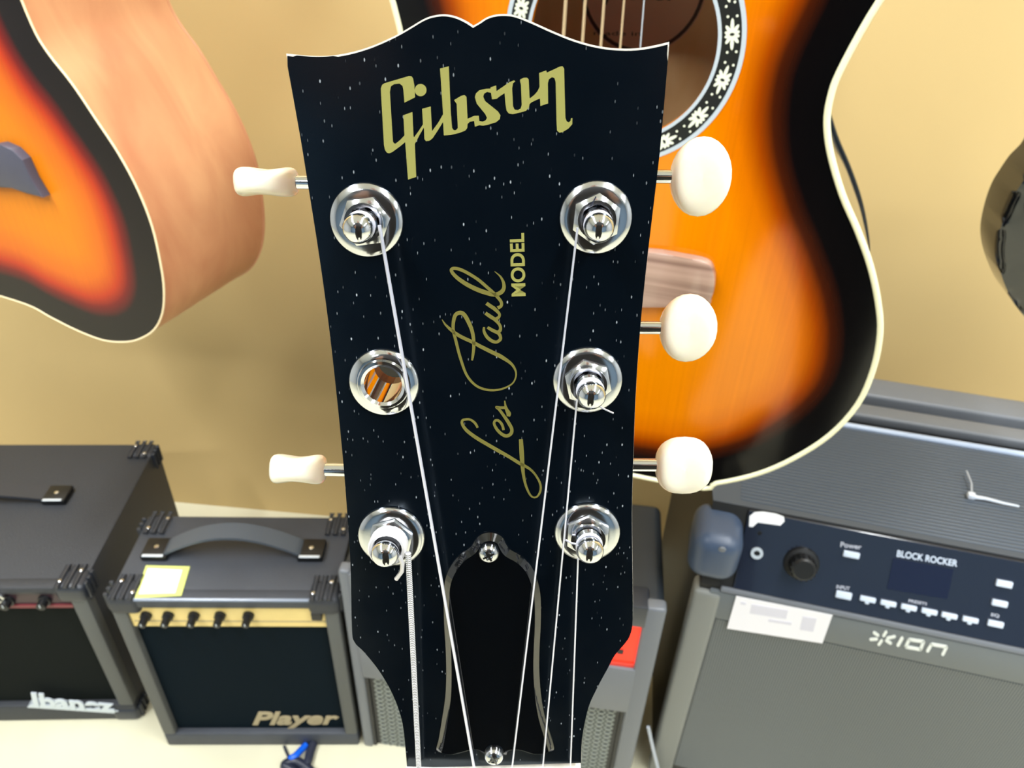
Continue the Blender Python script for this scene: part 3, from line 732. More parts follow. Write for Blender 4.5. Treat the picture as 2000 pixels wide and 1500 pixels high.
# --- black body entering on the right
G3F = planefr((1300, -306), (1960, 490), .60)
l3 = lambda x, y, z=0: tuple(G3F.hit(x, y, 2, z)[:2])
o3_ = [(2010,338),(1990,366),(1972,395),(1957,436),(1948,480),(1950,515),(1961,552),(1978,588),(2000,617),(2050,670),(2130,720),(2230,740),(2340,725),(2420,680),(2470,610),(2480,530),(2450,450),(2410,390),(2390,320),(2400,240),(2430,180),(2400,120),(2330,150),(2280,180),(2200,170),(2130,130),(2075,140),(2050,190),(2055,250),(2040,305)]
t3 = thing('electric_guitar', G3F, 'glossy black solid-body guitar cut off by the right edge of the picture', 'guitar')
ob = [tuple(p) for p in crom([l3(*p) for p in o3_], 4, True)]
mb = MB(); mb.prism(ob, -.040, 0, .007, 4); mb.build('body', M_black, t3, 50)
pg = [tuple(p) for p in crom([l3(*p) for p in ((2001,400),(2030,385),(2100,370),(2200,360),(2300,380),(2330,450),(2280,540),(2200,600),(2110,590),(2050,530),(2015,470))], 4, True)]
MB().prism(pg, 0, .002, .0005).build('pickguard', mat('dark_green_grey_plastic', (62, 72, 70), .3), t3)
c3 = l3(2200, 200)
MB().box(c3[0]-.024, c3[0]+.024, c3[1]-.05, c3[1]+.62, .0005, .006).build('fretboard', M_fret, t3)
MB().box(c3[0]-.022, c3[0]+.022, c3[1]-.02, c3[1]+.62, -.018, .0005).build('neck', M_mahog, t3)
# wall hooks (above the frame) that carry the three hanging guitars
def hanger(fr, u, v, z, lab):
    W = fr.O + fr.A[0]*u + fr.A[1]*v + fr.A[2]*z
    wl = WFR.A @ (W-WFR.O)
    t = thing('guitar_hanger', Fr(WFR.O, *WFR.A), lab, 'hanger', 'guitar hangers above the picture')
    MB().box(wl[0]-.03, wl[0]+.03, -.012, -.0005, wl[2]-.06, wl[2]+.06, .003).build('plate', M_fret, t)
    MB().tube([(wl[0], -.012, wl[2]), (wl[0], wl[1]+.03, wl[2])], .006, 10).build('arm', M_nickel, t, True)
    MB().tube([(wl[0]-.036, wl[1]-.02, wl[2]), (wl[0]-.036, wl[1]+.02, wl[2]), (wl[0]-.018, wl[1]+.03, wl[2]), (wl[0]+.018, wl[1]+.03, wl[2]), (wl[0]+.036, wl[1]+.02, wl[2]), (wl[0]+.036, wl[1]-.02, wl[2])], .005, 8).build('fork', M_dark, t, True)
q1 = loc2(0, .48); hanger(G2F, q1[0], q1[1], -.02, 'wall hook carrying the sunburst guitar behind the headstock')
q1 = loc1(0, .51); hanger(G1F, q1[0], q1[1], -.02, 'wall hook carrying the left sunburst guitar')
hanger(G3F, c3[0], c3[1]+.56, -.02, 'wall hook carrying the black guitar')

# ------------------------------------------------------------------ amplifiers
def logo_quad(fr, pix, axis, val, swap):
    q = [fr.hit(x, y, axis, val) for x, y in pix]; return [(p[swap[0]], p[swap[1]]) for p in q]
FRONT = Matrix(((1, 0, 0, 0), (0, 0, -1, 0), (0, 1, 0, 0), (0, 0, 0, 1)))   # (u,v,out) -> (x,-out,z)
def on_front(mb, y0=0):
    r = MB(); r.v = [(p[0], y0-p[2], p[1]) for p in mb.v]; r.f = mb.f; return r
def protector(p, x, y, z, sx, sy, sz, m, name='corner_protector'):
    """moulded corner cap with ribs and rivets; s* point into the cabinet"""
    mb = MB(); e = .0022
    a = lambda c, s, l: (min(c-s*e, c+s*l), max(c-s*e, c+s*l))
    mb.box(*a(x, sx, .034), *a(y, sy, .030), *a(z, sz, .026), .008, 4)
    for k in range(3):
        u = x+sx*(.008+k*.0095); mb.box(u-.0022, u+.0022, *a(y, sy, .033), z-sz*.0045-.001, z-sz*.0015+.001, .0008, 1)
        u = y+sy*(.007+k*.0085); mb.box(x-sx*.0045-.001, x-sx*.0015+.001, u-.002, u+.002, *a(z, sz, .024), .0008, 1)
    o = mb.build(name, m, p, 40)
    for u, v in ((.027, .008), (.009, .024)):
        MB().lathe([(.0026, 0), (.0024, .0009), (.0012, .0015), (.0001, .0016)], 10, T(x+sx*u, y+sy*v, z-sz*(-.0)+(.0030 if sz < 0 else -.0045))).build('rivet', M_nickel, o, True)
def cabinet(t, w_, d_, h_c, lip, side, bot, m_body, m_side, bar=.014):
    MB().box(0, w_, bar, d_, 0, h_c, .003).build('cabinet', m_body, t, 30)
    MB().box(0, w_, 0, bar+.003, h_c-lip, h_c, .003).build('frame_bar', m_body, t, 30)
    MB().box(0, w_, 0, bar+.003, 0, bot, .003).build('frame_bar', m_body, t, 30)
    MB().box(0, side, 0, bar+.003, bot-.002, h_c-lip+.002, .003).build('frame_bar', m_side, t, 30, label='greyish side bar of the front')
    MB().box(w_-side, w_, 0, bar+.003, bot-.002, h_c-lip+.002, .003).build('frame_bar', m_side, t, 30, label='greyish side bar of the front')
def knob(t, x, z, y, r, m, ln=.014, r2=None):
    o = MB().lathe([(r, 0), (r*.95, ln*.3), (r*.72, ln*.35), (r*.68, ln*.95), (r*.5, ln), (1e-5, ln)], 20, T(x, y, z, (0, -1, 0))).build('knob', m, t, True)
    MB().box(x-.0005, x+.0005, y-ln-.0004, y-ln, z, z+r*.6).build('pointer', M_silver, o)
def strap(t, x0, x1, y, z, rise, wd, th, m):
    P = []; n = 20; L = []
    for i in range(n+1):
        u = i/n; P.append((x0+(x1-x0)*u, z+.004+rise*math.sin(math.pi*u)**.9))
    mb = MB(); vs = []
    for (x, zz) in P: vs += [(x, y-wd/2, zz), (x, y+wd/2, zz), (x, y+wd/2, zz+th), (x, y-wd/2, zz+th)]
    fs = [(i*4+a, i*4+(a+1) % 4, (i+1)*4+(a+1) % 4, (i+1)*4+a) for i in range(n) for a in range(4)] + [(0,1,2,3)[::-1], tuple(n*4+k for k in range(4))]
    mb.add(vs, fs)
    o = mb.build('carrying_strap', m, t, 60)
    for x, s in ((x0, -1), (x1, 1)):
        a, b = sorted((x-s*.006, x+s*.024))
        c = MB().box(a, b, y-wd*.62, y+wd*.62, z, z+.009, .002).build('strap_cap', M_dark, o, 30)
        MB().lathe([(.0028, 0), (.0026, .001), (.0001, .0018)], 12, T((a+b)/2, y, z+.009)).build('strap_screw', M_nickel, c, True) if False else None
        MB().lathe([(.0030, .0), (.0028, .001), (.0001, .0018)], 12, T((a+b)/2, y, z+.0088)).build('strap_screw', M_nickel, o, True)
        MB().box(a+.003, b-.003, y-wd*.62-.0008, y-wd*.5, z+.0085, z+.0098, .0004, 1).build('cap_edge', M_silver, o)

# amp with the gold panel
BF = yawfr((-.4411, .5455, 0), .0388); bw, bd_, bh = .2538, .1299, .2989
tb = thing('guitar_amplifier', BF, 'small black guitar amplifier with gold control panel and price sticker on top', 'amplifier')
fz = lambda x, y: BF.hit(x, y, 1, 0)
lipB = bh-fz(450, 1190)[2]; gb = fz(450, 1228)[2]; botB = fz(500, 1434)[2]; sdB = .0165
cabinet(tb, bw, bd_, bh, lipB, sdB, botB, M_tolex2, M_strip)
MB().tube([(.03, .0012, bh-.0012), (bw-.03, .0012, bh-.0012)], .0022, 8).build('lip_highlight', mat('lip_highlight_grey', (120, 130, 146), .25), tb, True)  # highlight along the front lip, added as a pale tube
pn = MB().box(sdB*.9, bw-.006, .004, .016, gb-.001, bh-lipB+.004).build('control_panel', M_goldp, tb)
MB().box(sdB*1.2, bw-.012, .0032, .0045, gb+.0085, gb+.0095).build('panel_line', M_tag, pn)
MB().box(sdB*.9, bw-.006, .009, .016, botB-.001, gb).build('speaker_cloth', M_grille, tb, label='dark woven speaker cloth')
for px_ in (288, 331, 381, 432, 487): 
    c = BF.hit(px_, 1205, 1, .004); knob(tb, c[0], c[2]+.004, .004, .0065, M_dark, .016)
c = BF.hit(620, 1200, 1, .004)
MB().box(c[0]-.006, c[0]+.006, -.002, .005, c[2]-.004, c[2]+.008, .001).build('power_switch', M_dark, tb)
q = logo_quad(BF, ((494,1424),(666,1422),(660,1392),(490,1391)), 1, .008, (0, 2))
on_front(textmesh('Player', q, 0, .0015, shear=.3, bold=.03), .0078).build('name_badge', M_tag, tb)
for (x, y, z, a, b, c_) in ((0,0,bh,1,1,-1),(bw,0,bh,-1,1,-1),(0,bd_,bh,1,-1,-1),(bw,bd_,bh,-1,-1,-1)):
    protector(tb, x, y, z, a, b, c_, M_tolex)
a = BF.hit(318, 1078, 2, bh); b = BF.hit(592, 1080, 2, bh)
strap(tb, a[0]+.004, b[0]+.002, (a[1]+b[1])/2, bh, .030, .024, .0035, mat('grey_strap_rubber', (72, 80, 90), .4))
q = [BF.hit(x, y, 2, bh+.001) for x, y in ((263,1168),(354,1163),(371,1106),(285,1104))]
ls = MB().prism([(p[0], p[1]) for p in q], bh+.0003, bh+.0008).build('price_sticker', M_lime, tb, label='white price sticker with a lime border')
q2 = [BF.hit(x, y, 2, bh+.001) for x, y in ((271,1160),(342,1158),(356,1113),(289,1110))]
MB().prism([(p[0], p[1]) for p in q2], bh+.0008, bh+.0011).build('sticker_paper', M_paper, ls)
for yy, x0, x1 in ((1118,297,350),(1125,300,346),(1133,292,318),(1137,310,345),(1150,302,330)):
    q3 = [BF.hit(x, y, 2, bh+.0012) for x, y in ((x0,yy+2),(x1,yy+2),(x1,yy-1),(x0,yy-1))]
    MB().prism([(p[0], p[1]) for p in q3], bh+.0011, bh+.0013).build('faint_print', M_print, ls)

# left amp
AF = yawfr((-.9424, .5559, 0), .0564); aw, ad, ah = .45, .2608, .2725
ta = thing('guitar_amplifier', AF, 'larger black guitar amplifier with ribbed corner caps and silver name badge at the left edge', 'amplifier')
fa = lambda x, y: AF.hit(x, y, 1, 0)
lipA = .012; pa = fa(60, 1188)[2]; botA = fa(60, 1380)[2]
cabinet(ta, aw, ad, ah, lipA, .020, botA, M_tolex, M_strip)
pnl = MB().box(.018, aw-.018, .003, .016, pa, ah-lipA+.003).build('control_panel', mat('dark_wine_panel', (52, 32, 40), .35), ta)
MB().box(.018, aw-.020, .001, .006, pa-.001, pa+.004).build('red_trim', M_redtr, pnl)
for k in range(7): knob(ta, aw-.05-k*.042, (pa+ah-lipA)/2, .003, .008, M_dark, .012)
c = AF.hit(3, 1163, 1, .002)
MB().lathe([(.0065, 0), (.0065, .003), (.0035, .003), (.0033, 0)], 20, T(c[0], -.001, c[2], (0, -1, 0)), False).build('jack_socket', M_chrome, ta, True)
MB().box(.018, aw-.018, .009, .016, botA-.001, pa).build('speaker_cloth', mat('black_green_cloth', (20, 24, 22), .85, spec=.1, bump=.8, bscale=1500), ta)
q = logo_quad(AF, ((66,1382),(226,1391),(218,1370),(60,1354)), 1, -.003, (0, 2))
on_front(textmesh('Ibanez', q, 0, .002, bold=.035), -.003).build('name_badge', M_silver, ta, label='silver lettered name badge')
q = logo_quad(AF, ((52,1384),(230,1396),(230,1391),(60,1378)), 1, -.003, (0, 2))
on_front(MB().prism(q, -.010, 0), -.0015).build('badge_underline', M_silver, ta)
for (x, y, z, a, b, c_) in ((aw,0,ah,-1,1,-1),(aw,ad,ah,-1,-1,-1),(0,0,ah,1,1,-1),(0,ad,ah,1,-1,-1),(aw,0,0,-1,1,1)):
    protector(ta, x, y, z, a, b, c_, M_plast)
b = AF.hit(95, 972, 2, ah); strap(ta, b[0]-.22, b[0]+.004, b[1], ah, .010, .024, .004, M_plast)

# ------------------------------------------------------------------ tall speaker with the red display
CFR = yawfr((-.1815, .5545, 0), -.1062); cw, cd, chh = .3535, .1654, .350
tcx = thing('portable_speaker', CFR, 'black portable speaker with red lit display and perforated front behind the headstock', 'speaker')
MB().box(0, cw, .012, cd, 0, chh-.006, .010, 4).build('cabinet', mat('speaker_black_plastic', (34, 40, 46), .4, bump=.2, bscale=700), tcx, 40)
# rim of the front
R1 = CFR.hit(1254, 1222, 1, .004); R2 = CFR.hit(1250, 1297, 1, .004); R0 = CFR.hit(752, 1240, 1, .004)
sx0, sx1 = R0[0], R1[0]; sz1, sz0 = R1[2], R2[2]; sg0 = CFR.hit(712, 1320, 1, .004)[0]
g0 = CFR.hit(714, 1330, 1, .004); g1 = CFR.hit(1236, 1350, 1, .004); gt = min(g0[2], g1[2])+.012
MB().box(0, sg0, 0, .016, 0, chh, .004, 3).build('side_rim', M_grey, tcx, 40); MB().box(sx1, cw, 0, .016, 0, chh, .004, 3).build('side_rim', M_grey, tcx, 40)
MB().box(sg0-.002, sx0, 0, .015, sz0-.012, chh-.004, .002).build('display_surround', M_grey, tcx, 40)
MB().box(sx0-.004, sx1+.004, 0, .030, sz1, chh, .003, 2).build('top_rim', M_plast, tcx, 40)
MB().box(sg0-.002, sx1+.004, .0, .016, gt, sz0-.008, .002, 2).build('middle_rim', M_grey, tcx, 40)
scr = MB().box(sx0-.002, sx1+.002, .005, .014, sz0-.001, sz1+.001).build('display', M_red, tcx, label='lit red display')
MB().box(sx0-.002, sx1+.002, .0035, .006, sz0-.009, sz0-.0015).build('display_ledge', mat('red_ledge', (235, 62, 44), .3), tcx)
c = CFR.hit(1212, 1275, 1, .004); MB().box(c[0]-.004, c[0]+.003, .0042, .0052, c[2]-.003, c[2]+.005).build('display_mark', M_dark, scr)
# perforated grille, real holes
gx0, gx1 = sg0+.006, sx1-.006; pit = .0115; pz = .0092
cols = int((gx1-gx0)/pit); rows = int(gt/pz); px0 = (gx0+gx1)/2-cols*pit/2
mb = MB(); nseg = 8
for i in range(cols):
    for j in range(rows):
        cx_, cz_ = px0+(i+.5)*pit, gt-(j+.5)*pz
        sq = []; ho = []
        for k in range(nseg):
            a_ = 2*math.pi*(k+.5)/nseg; ca, sa_ = math.cos(a_), math.sin(a_); m_ = max(abs(ca), abs(sa_))
            off = (pz/2 if i % 2 else 0)
            sq.append((cx_+ca/m_*pit/2, .006, cz_+sa_/m_*pz/2-off)); ho.append((cx_+ca*.0035, .006, cz_+sa_*.0028-off))
        hb = [(p[0], .0070, p[2]) for p in ho]
        mb.add(sq+ho+hb, [(k, (k+1) % nseg, nseg+(k+1) % nseg, nseg+k) for k in range(nseg)] + [(nseg+k, nseg+(k+1) % nseg, 2*nseg+(k+1) % nseg, 2*nseg+k) for k in range(nseg)])
mb.build('perforated_grille', M_grey2, tcx, kind='stuff')
MB().box(sg0, sx1, .0072, .014, 0, gt).build('grille_backing', M_dark, tcx)
MB().box(sg0, sg0+.004, .004, .0095, 0, gt).build('grille_slot', M_dark, tcx); MB().box(sx1-.004, sx1, .004, .0095, 0, gt).build('grille_slot', M_dark, tcx)
c = CFR.hit(1220, 1358, 1, .004); MB().lathe([(.0045, 0), (.004, .0015), (.0002, .002)], 14, T(c[0], .006, c[2], (0, -1, 0))).build('screw', M_grey, tcx, True)
for k in range(9):
    MB().box(cw*.2+k*.022, cw*.2+k*.022+.010, cd-.03, cd-.004, chh-.0062, chh-.0035, .001, 1).build('vent_rib', M_dark, tcx)

# ------------------------------------------------------------------ large tailgate speaker on the right
hD = .457; cc = .037
tmp = yawfr((0, 0, 0), 0)
p1 = tmp.hit(1464, 991, 2, hD); p2 = tmp.hit(2000, 1092, 2, hD)
yw = math.atan2(p2[1]-p1[1], p2[0]-p1[0])
DF = yawfr((p1[0], p1[1], 0), yw)
DF = Fr(DF.O - DF.A[1]*cc, *DF.A)
e0 = DF.hit(1360, 1127, 1, 0)
DF = Fr(DF.O + DF.A[0]*e0[0], *DF.A)
dw = .50; dd = DF.hit(1850, 764, 2, hD)[1]
td = thing('party_speaker', DF, 'large grey-black portable speaker with ribbed top and control panel at the right edge', 'speaker')
zp = (DF.hit(1440, 1159, 1, 0)[2]+DF.hit(1990, 1263, 1, 0)[2])/2
zg = (DF.hit(1395, 1207, 1, 0)[2]+DF.hit(1990, 1325, 1, 0)[2])/2
print('D panel', zp, zg, 'depth', dd, 'yaw', yw)
# cabinet profile in (y,z), extruded along x
ya = DF.hit(1740, 847, 2, hD)[1]; yb = DF.hit(1690, 815, 2, hD)[1]; yc_ = DF.hit(1690, 790, 2, hD)[1]; yd_ = DF.hit(1690, 776, 2, hD)[1]
prof = [(0, 0), (0, zp), (cc, hD), (ya, hD), (ya, hD-.03), (dd-.004, hD-.03), (dd-.004, 0)]
n_ = len(prof); vs = [(.006-.030*max(0, y)/dd, y, z) for y, z in prof]+[(dw, y, z) for y, z in prof]
fs = [tuple(range(n_))[::-1], tuple(range(n_, 2*n_))]+[(i, (i+1) % n_, n_+(i+1) % n_, n_+i) for i in range(n_)]
MB().add(vs, [f[::-1] for f in fs]).build('cabinet', mat('shaded_side_plastic', (22, 22, 22), .5), td)  # shade of the side put into the colour, darker than the deck
MB().add([(.006-.030*y/dd, y, z) for y in (cc, ya) for z in (hD-.004, hD+.0004)]+[(dw, y, z) for y in (cc, ya) for z in (hD-.004, hD+.0004)], [(0,1,3,2),(4,6,7,5),(0,4,5,1),(2,3,7,6),(1,5,7,3),(0,2,6,4)]).build('top_deck', mat('charcoal_plastic', (62, 70, 80), .45, bump=.25, bscale=800), td)
MB().tube([(-.008, ya, hD+.001), (dw, ya, hD+.001)], .004, 10).build('deck_lip', mat('glossy_grey_lip', (170, 184, 206), .25), td, True)
MB().box(-.012, dw, yb+.001, yc_, hD-.012, hD+.002, .004, 3).build('handle_bar', M_grey, td, 40)
MB().box(-.018, dw, yd_+.001, dd, hD-.028, hD+.004, .005, 3).build('rear_bar', M_grey, td, 40)
MB().box(-.018, -.008, ya, dd, hD-.03, hD+.001, .002).build('end_wall', M_plast, td, 40)
nr = 30; r0m = None
for k in range(nr):
    y = cc+.010+(ya-.008-cc-.010)*k/(nr-1)
    if r0m is None:
        r0m = MB().box(.03, dw-.005, -.0012, .0012, hD-.0005, hD+.0012, .0005, 1).build('deck_rib', M_deck, td, 40); o = r0m
    else:
        o = r0m.copy(); COL.objects.link(o)
    o.location = (0, y, 0)
# control panel on the slanting front top edge
pl = math.hypot(cc, hD-zp); pn_ = (0, -(hD-zp)/pl, cc/pl)     # outward normal
pv = (0, cc/pl, (hD-zp)/pl)
PO = DF.O + DF.A[1]*0 + DF.A[2]*zp
wx = DF.A[0]; wv_ = DF.A.T @ np.array(pv); wn = DF.A.T @ np.array(pn_)
PF = Fr(PO, wx, wv_, wn)
def toD(mb):
    r = MB(); r.f = mb.f; r.v = [(p[0], p[1]*pv[1]+p[2]*pn_[1], zp+p[1]*pv[2]+p[2]*pn_[2]) for p in mb.v]; return r
ph = lambda x, y, z=.003: tuple(PF.hit(x, y, 2, z)[:2])
pL = ph(1462, 1000)[0]
panel = toD(MB().box(pL, dw-.01, .003, pl-.002, 0, .003, .001)).build('control_panel', M_panel, td, label='glossy navy control panel')
toD(MB().box(pL-.012, dw-.008, -.003, .003, 0, .005, .0015)).build('panel_trim', M_grey, td, 40)
lab = [ph(*p) for p in ((1463,1028),(1464,1008),(1474,1000),(1490,999),(1515,1003),(1531,1009),(1532,1018),(1524,1026),(1480,1020),(1470,1029))]
toD(MB().prism(lab, .003, .0036)).build('white_plate', mat('bright_white_plastic', (246, 248, 252), .4), panel)
k_ = ph(1565, 1100, .003)
kb = MB().lathe([(.0175, 0), (.0165, .003), (.0125, .004), (.0115, .016), (.0095, .018), (1e-5, .018)], 32, T(k_[0], k_[1], .003))
for i in range(16):
    a = 2*math.pi*i/16; kb.box(-.0009, .0009, .0115, .0128, .004, .016, 0, 1, T(k_[0], k_[1], .003, None, a))
ko = toD(kb).build('volume_knob', M_dark, panel, 40)
toD(MB().box(-.0007, .0007, .002, .0105, .018, .0185, 0, 1, T(k_[0], k_[1], .003, None, -.5))).build('pointer', M_btn, ko) if False else None
j_ = ph(1478, 1080)
toD(MB().lathe([(.0062, 0), (.0060, .002), (.0032, .002), (.0028, .0002)], 24, T(*j_, .003), False)).build('jack_socket', M_white, panel, True)
toD(MB().lathe([(.0028, 0), (.0028, .0006), (1e-5, .0006)], 16, T(*j_, .003))).build('jack_hole', M_dark, panel)
j_ = ph(1484, 1041); toD(MB().lathe([(.002, 0), (.002, .0006), (1e-5, .0006)], 12, T(*j_, .003))).build('microphone_hole', M_dark, panel)
def pbtn(x, y, wpx=31, hpx=11, m=M_btn, tri=False, name='button'):
    a = ph(x-wpx/2, y-wpx/2*.19); b = ph(x+wpx/2, y+wpx/2*.19); c = ph(x, y+hpx/2); d = ph(x, y-hpx/2)
    hh = abs(d[1]-c[1])/2; cy = ph(x, y)[1]
    mb = MB().box(a[0], b[0], cy-hh, cy+hh, .003, .0062, .001, 2)
    if tri: cxm = (a[0]+b[0])/2; mb.box(cxm-.0022, cxm+.0022, cy-hh*2.0, cy-hh*.6, .003, .0055, .0008, 1)
    toD(mb).build(name, m, panel, 40)
for x, y in ((1694,1169),(1734,1177),(1774,1185),(1814,1193),(1853,1201),(1894,1209)): pbtn(x, y, 31, 10, tri=True)
pbtn(1662, 1082, 32, 12); pbtn(1647, 1161, 31, 14); pbtn(1960, 1139, 32, 13); pbtn(1951, 1177, 31, 12); pbtn(1943, 1217, 31, 12)
def ptext(s, pix, m=M_btn, bold=.02, shear=0):
    q = [ph(*p) for p in pix]; toD(textmesh(s, q, .0034, .0003, bold=bold, shear=shear)).build('lettering', m, panel)
ptext('BLOCK ROCKER', ((1751,1087),(1869,1107),(1871,1094),(1753,1074)), M_btn)
ptext('Power', ((1641,1068),(1682,1073),(1683,1064),(1642,1058)), M_print)
ptext('INPUT', ((1633,1149),(1659,1153),(1660,1146),(1634,1142)), M_print)
ptext('PRESETS', ((1774,1176),(1810,1182),(1811,1177),(1775,1170)), M_print)
ptext('EQ', ((1935,1204),(1951,1207),(1952,1200),(1936,1197)), M_print)
# display window on the panel
q = [ph(*p) for p in ((1732,1150),(1850,1170),(1862,1112),(1744,1090))]
toD(MB().prism(q, .003, .0034)).build('display_window', mat('dark_display_glass', (22, 28, 50), .05), panel)
# brand strip and grille
gsx = DF.hit(1395, 1215, 1, 0)[0]
MB().box(.016, dw-.004, -.004, .004, zg, zp-.003, .002).build('brand_strip', mat('warm_grey_plastic', (98, 104, 108), .45), td, 40)
gr = MB().box(gsx, dw-.006, -.002, .004, .03, zg-.002, .001).build('speaker_grille', M_rib, td)
for x0, r_ in ((gsx+.05, .045), (gsx+.22, .09)):
    pass
MB().box(0, gsx, -.006, .02, 0, zp-.006, .006, 4).build('side_rim', mat('worn_grey_plastic', (118, 120, 116), .45), td, 40)
def dtext(mb, y0=-.0042): return on_front(mb, y0)
fq = lambda x, y: (lambda p: (p[0], p[2]))(DF.hit(x, y, 1, -.0045))
# logo: six petals, then i o n strokes
Lz = lambda x, y: fq(1660+x/5.882, 1050+y/5.882)
lg = MB()
def bar(mb, a, b, wd):
    A, B = np.array(a, float), np.array(b, float); d = B-A; d /= np.linalg.norm(d); n = np.array([-d[1], d[0]])*wd/2
    P = [A-n, A-n*.3-d*wd*.35, A+n*.3-d*wd*.35, A+n, B+n, B+n*.3+d*wd*.35, B-n*.3+d*wd*.35, B-n]
    mb.prism([Lz(*p) for p in P], 0, .0006)
for a, b in (((415,1080),(385,1130)),((275,1090),(325,1125)),((235,1170),(310,1165)),((330,1230),(365,1180)),((470,1215),(415,1180)),((515,1135),(430,1155))): bar(lg, a, b, 34)
bar(lg, (600,1150), (550,1240), 38)
for a, b in (((680,1170),(845,1195)),((845,1195),(810,1285)),((810,1285),(640,1255)),((640,1255),(680,1170))): bar(lg, a, b, 36)
for a, b in (((890,1305),(935,1225)),((935,1225),(1110,1255)),((1110,1255),(1065,1345))): bar(lg, a, b, 36)
dtext(lg).build('brand_logo', mat('white_logo', (226, 230, 226), .4), td, label='pale logo with a six-petal mark')
# price label
q = [fq(*p) for p in ((1420,1226),(1606,1255),(1626,1200),(1438,1163))]
pl_ = on_front(MB().prism(q, 0, .0006), -.0050).build('price_label', M_paper, td, label='white price label stuck below the control panel')
for pts in (((1464,1196),(1535,1207),(1539,1190),(1468,1178)),((1500,1212),(1545,1219),(1546,1214),(1501,1207)),((1562,1228),(1588,1232),(1595,1206),(1568,1202)),((1446,1178),(1456,1180),(1457,1175),(1447,1173))):
    on_front(MB().prism([fq(*p) for p in pts], 0, .0003), -.0056).build('faint_print', mat('very_pale_print', (212, 210, 222), .6), pl_)
# corner bumper
cb = DF.hit(1404, 1052, 1, .012)
bx_ = MB().box(-.013, .037, -.012, .052, cb[2]-.042, cb[2]+.018, .017, 6)
bo_ = bx_.build('corner_bumper', M_slate, td, 80, label='rounded slate-blue corner bumper')
for x, z in ((.016, cb[2]+.008), (.016, cb[2]-.024)):
    MB().lathe([(.004, 0), (.003, .0012), (.0001, .0016)], 12, T(x, -.010, z, (0, -1, 0))).build('bumper_screw', M_grey, bo_, True)
# cable tie lying on the ribs
z_ = hD+.004
P = [DF.hit(x, y, 2, z_) for x, y in ((1990,989),(1960,983),(1925,974),(1898,970))]
Wd = lambda p: tuple(DF.O + DF.A.T @ np.array(p))
zt = thing('cable_tie', DF, 'pale plastic cable tie lying on the ribbed top of the large speaker', 'cable tie')
MB().tube([tuple(p) for p in P], [.0012, .0015, .0018, .0024], 8).build('strap', M_zip, zt, True)
h0 = P[-1]; MB().box(h0[0]-.0045, h0[0]+.003, h0[1]-.0035, h0[1]+.0035, hD+.002, hD+.008, .0015, 2).build('head', M_zip, zt, 40)
e_ = DF.hit(1888, 920, 2, z_+.004)
MB().tube([tuple(h0), (e_[0]*.5+h0[0]*.5+.002, (e_[1]+h0[1])/2, z_+.003), tuple(e_)], .0009, 6).build('tail', M_pale, zt, True)

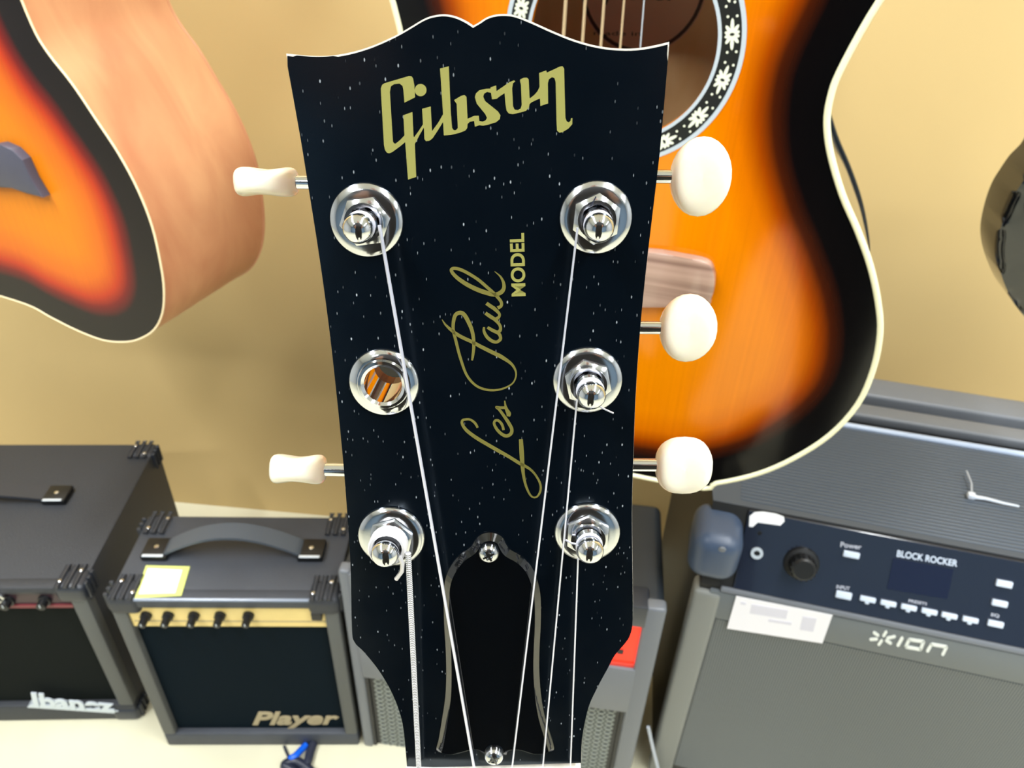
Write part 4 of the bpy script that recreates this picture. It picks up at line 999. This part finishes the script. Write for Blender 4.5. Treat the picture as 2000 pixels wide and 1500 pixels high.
# ------------------------------------------------------------------ the photographer, seen only as a dark reflection in the gloss
def person():
    J = [((0,-.40,.93), .19), ((0,-.40,1.12), .17), ((0,-.38,1.36), .15), ((0,-.36,1.50), .06),
         ((-.20,-.38,1.42), .065), ((-.27,-.36,1.16), .048), ((-.13,-.17,1.06), .034),
         ((.20,-.38,1.42), .065), ((.27,-.36,1.16), .048), ((.13,-.17,1.06), .034),
         ((-.10,-.40,.55), .10), ((-.12,-.38,.40), .08), ((-.13,-.42,.10), .048), ((-.14,-.30,.045), .042),
         ((.10,-.40,.55), .10), ((.12,-.38,.40), .08), ((.13,-.42,.10), .048), ((.14,-.30,.045), .042), ((0,-.40,.62), .22)]
    E_ = [(0,1),(1,2),(2,3),(2,4),(4,5),(5,6),(2,7),(7,8),(8,9),(0,18),(10,11),(11,12),(12,13),(18,10),(18,14),(14,15),(15,16),(16,17)]
    me = bpy.data.meshes.new('person'); me.from_pydata([j[0] for j in J], E_, []); o = bpy.data.objects.new('person', me); COL.objects.link(o)
    sk = o.modifiers.new('skin', 'SKIN'); o.modifiers.new('smooth', 'SUBSURF').levels = 2; o.modifiers[1].render_levels = 2
    for v, j in zip(me.skin_vertices[0].data, J): v.radius = (j[1], j[1])
    me.skin_vertices[0].data[0].use_root = True
    me.materials.append(mat('dark_clothes', (16, 18, 24), .8))
    o['label'] = 'person in dark clothes photographing, seen only as a dark reflection in the gloss'; o['category'] = 'person'
    MB().lathe([(.04, 1.47), (.055, 1.52), (.078, 1.57), (.085, 1.63), (.078, 1.69), (.05, 1.735), (.001, 1.745)], 20, T(0, -.33, 0)).build('head', mat('skin', (150, 110, 86), .5), o, True)
    MB().lathe([(.088, 1.62), (.092, 1.66), (.086, 1.71), (.05, 1.75), (.001, 1.757)], 20, T(0, -.345, 0)).build('hair', M_dark, o, True)
    for sx in (-1, 1):
        hb = MB(); hb.box(sx*.105-.018, sx*.105+.018, -.16, -.08, 1.02, 1.055, .012, 3)
        for k in range(4): hb.tube([(sx*.10, -.09, 1.022+.010*k), (sx*.088, -.055, 1.020+.012*k), (sx*.070, -.050, 1.018+.013*k)], .007, 8)
        hb.build('hand', MATS['skin'], o, True)
person()

# ------------------------------------------------------------------ cables
ff = yawfr((0, 0, 0), 0)
fl_ = lambda x, y, z=.004: tuple(ff.hit(x, y, 2, z))
def tag(o, l, c): o['label'] = l; o['category'] = c; return o
P = [fl_(598,1455,.004), fl_(588,1465,.006), fl_(576,1477,.010), fl_(566,1482,.008), fl_(558,1470,.004), fl_(556,1458,.004)]
tag(MB().tube([tuple(p) for p in crom(P[:4], 6)], .0045, 10).build('blue_cable', M_blue, None, True), 'short bright blue cable loop on the floor below the amplifier', 'cable')
P = [fl_(612,1452,.006), fl_(606,1470,.006), fl_(600,1490,.006), fl_(585,1510,.005), fl_(565,1500,.006), fl_(556,1494,.006), fl_(575,1486,.006), fl_(600,1500,.006), fl_(618,1520,.005), fl_(640,1560,.005)]
tag(MB().tube([tuple(p) for p in crom(P, 6)], .006, 10).build('power_cable', M_cable, None, True), 'dark coiled power cable on the floor below the gold-panel amplifier', 'cable')
P = [fl_(555,1457,.003), fl_(560,1470,.003), fl_(566,1484,.003)]
tag(MB().tube(P, .0018, 8).build('thin_wire', M_cable, None, True), 'thin black wire beside the blue cable on the floor', 'cable')
P = [DF.hit(1266, 1420, 1, -.012), DF.hit(1276, 1465, 1, -.014), DF.hit(1287, 1510, 1, -.016), DF.hit(1300, 1580, 1, -.02)]
P = [Wd(p) for p in P]; last = P[-1]; P.append((last[0]+.004, last[1]-.004, .05)); P.append((last[0]+.006, last[1]-.03, .004)); P.append((last[0]+.05, last[1]-.10, .004))
tag(MB().tube([tuple(p) for p in crom(P, 5)], .0022, 8).build('hanging_cable', M_pale, None, True), 'pale grey cable hanging between the two portable speakers', 'cable')
print('guitar bottom z', (nut_world+ndir*Ltot)[2], 'Ltot', Ltot, nut_world)
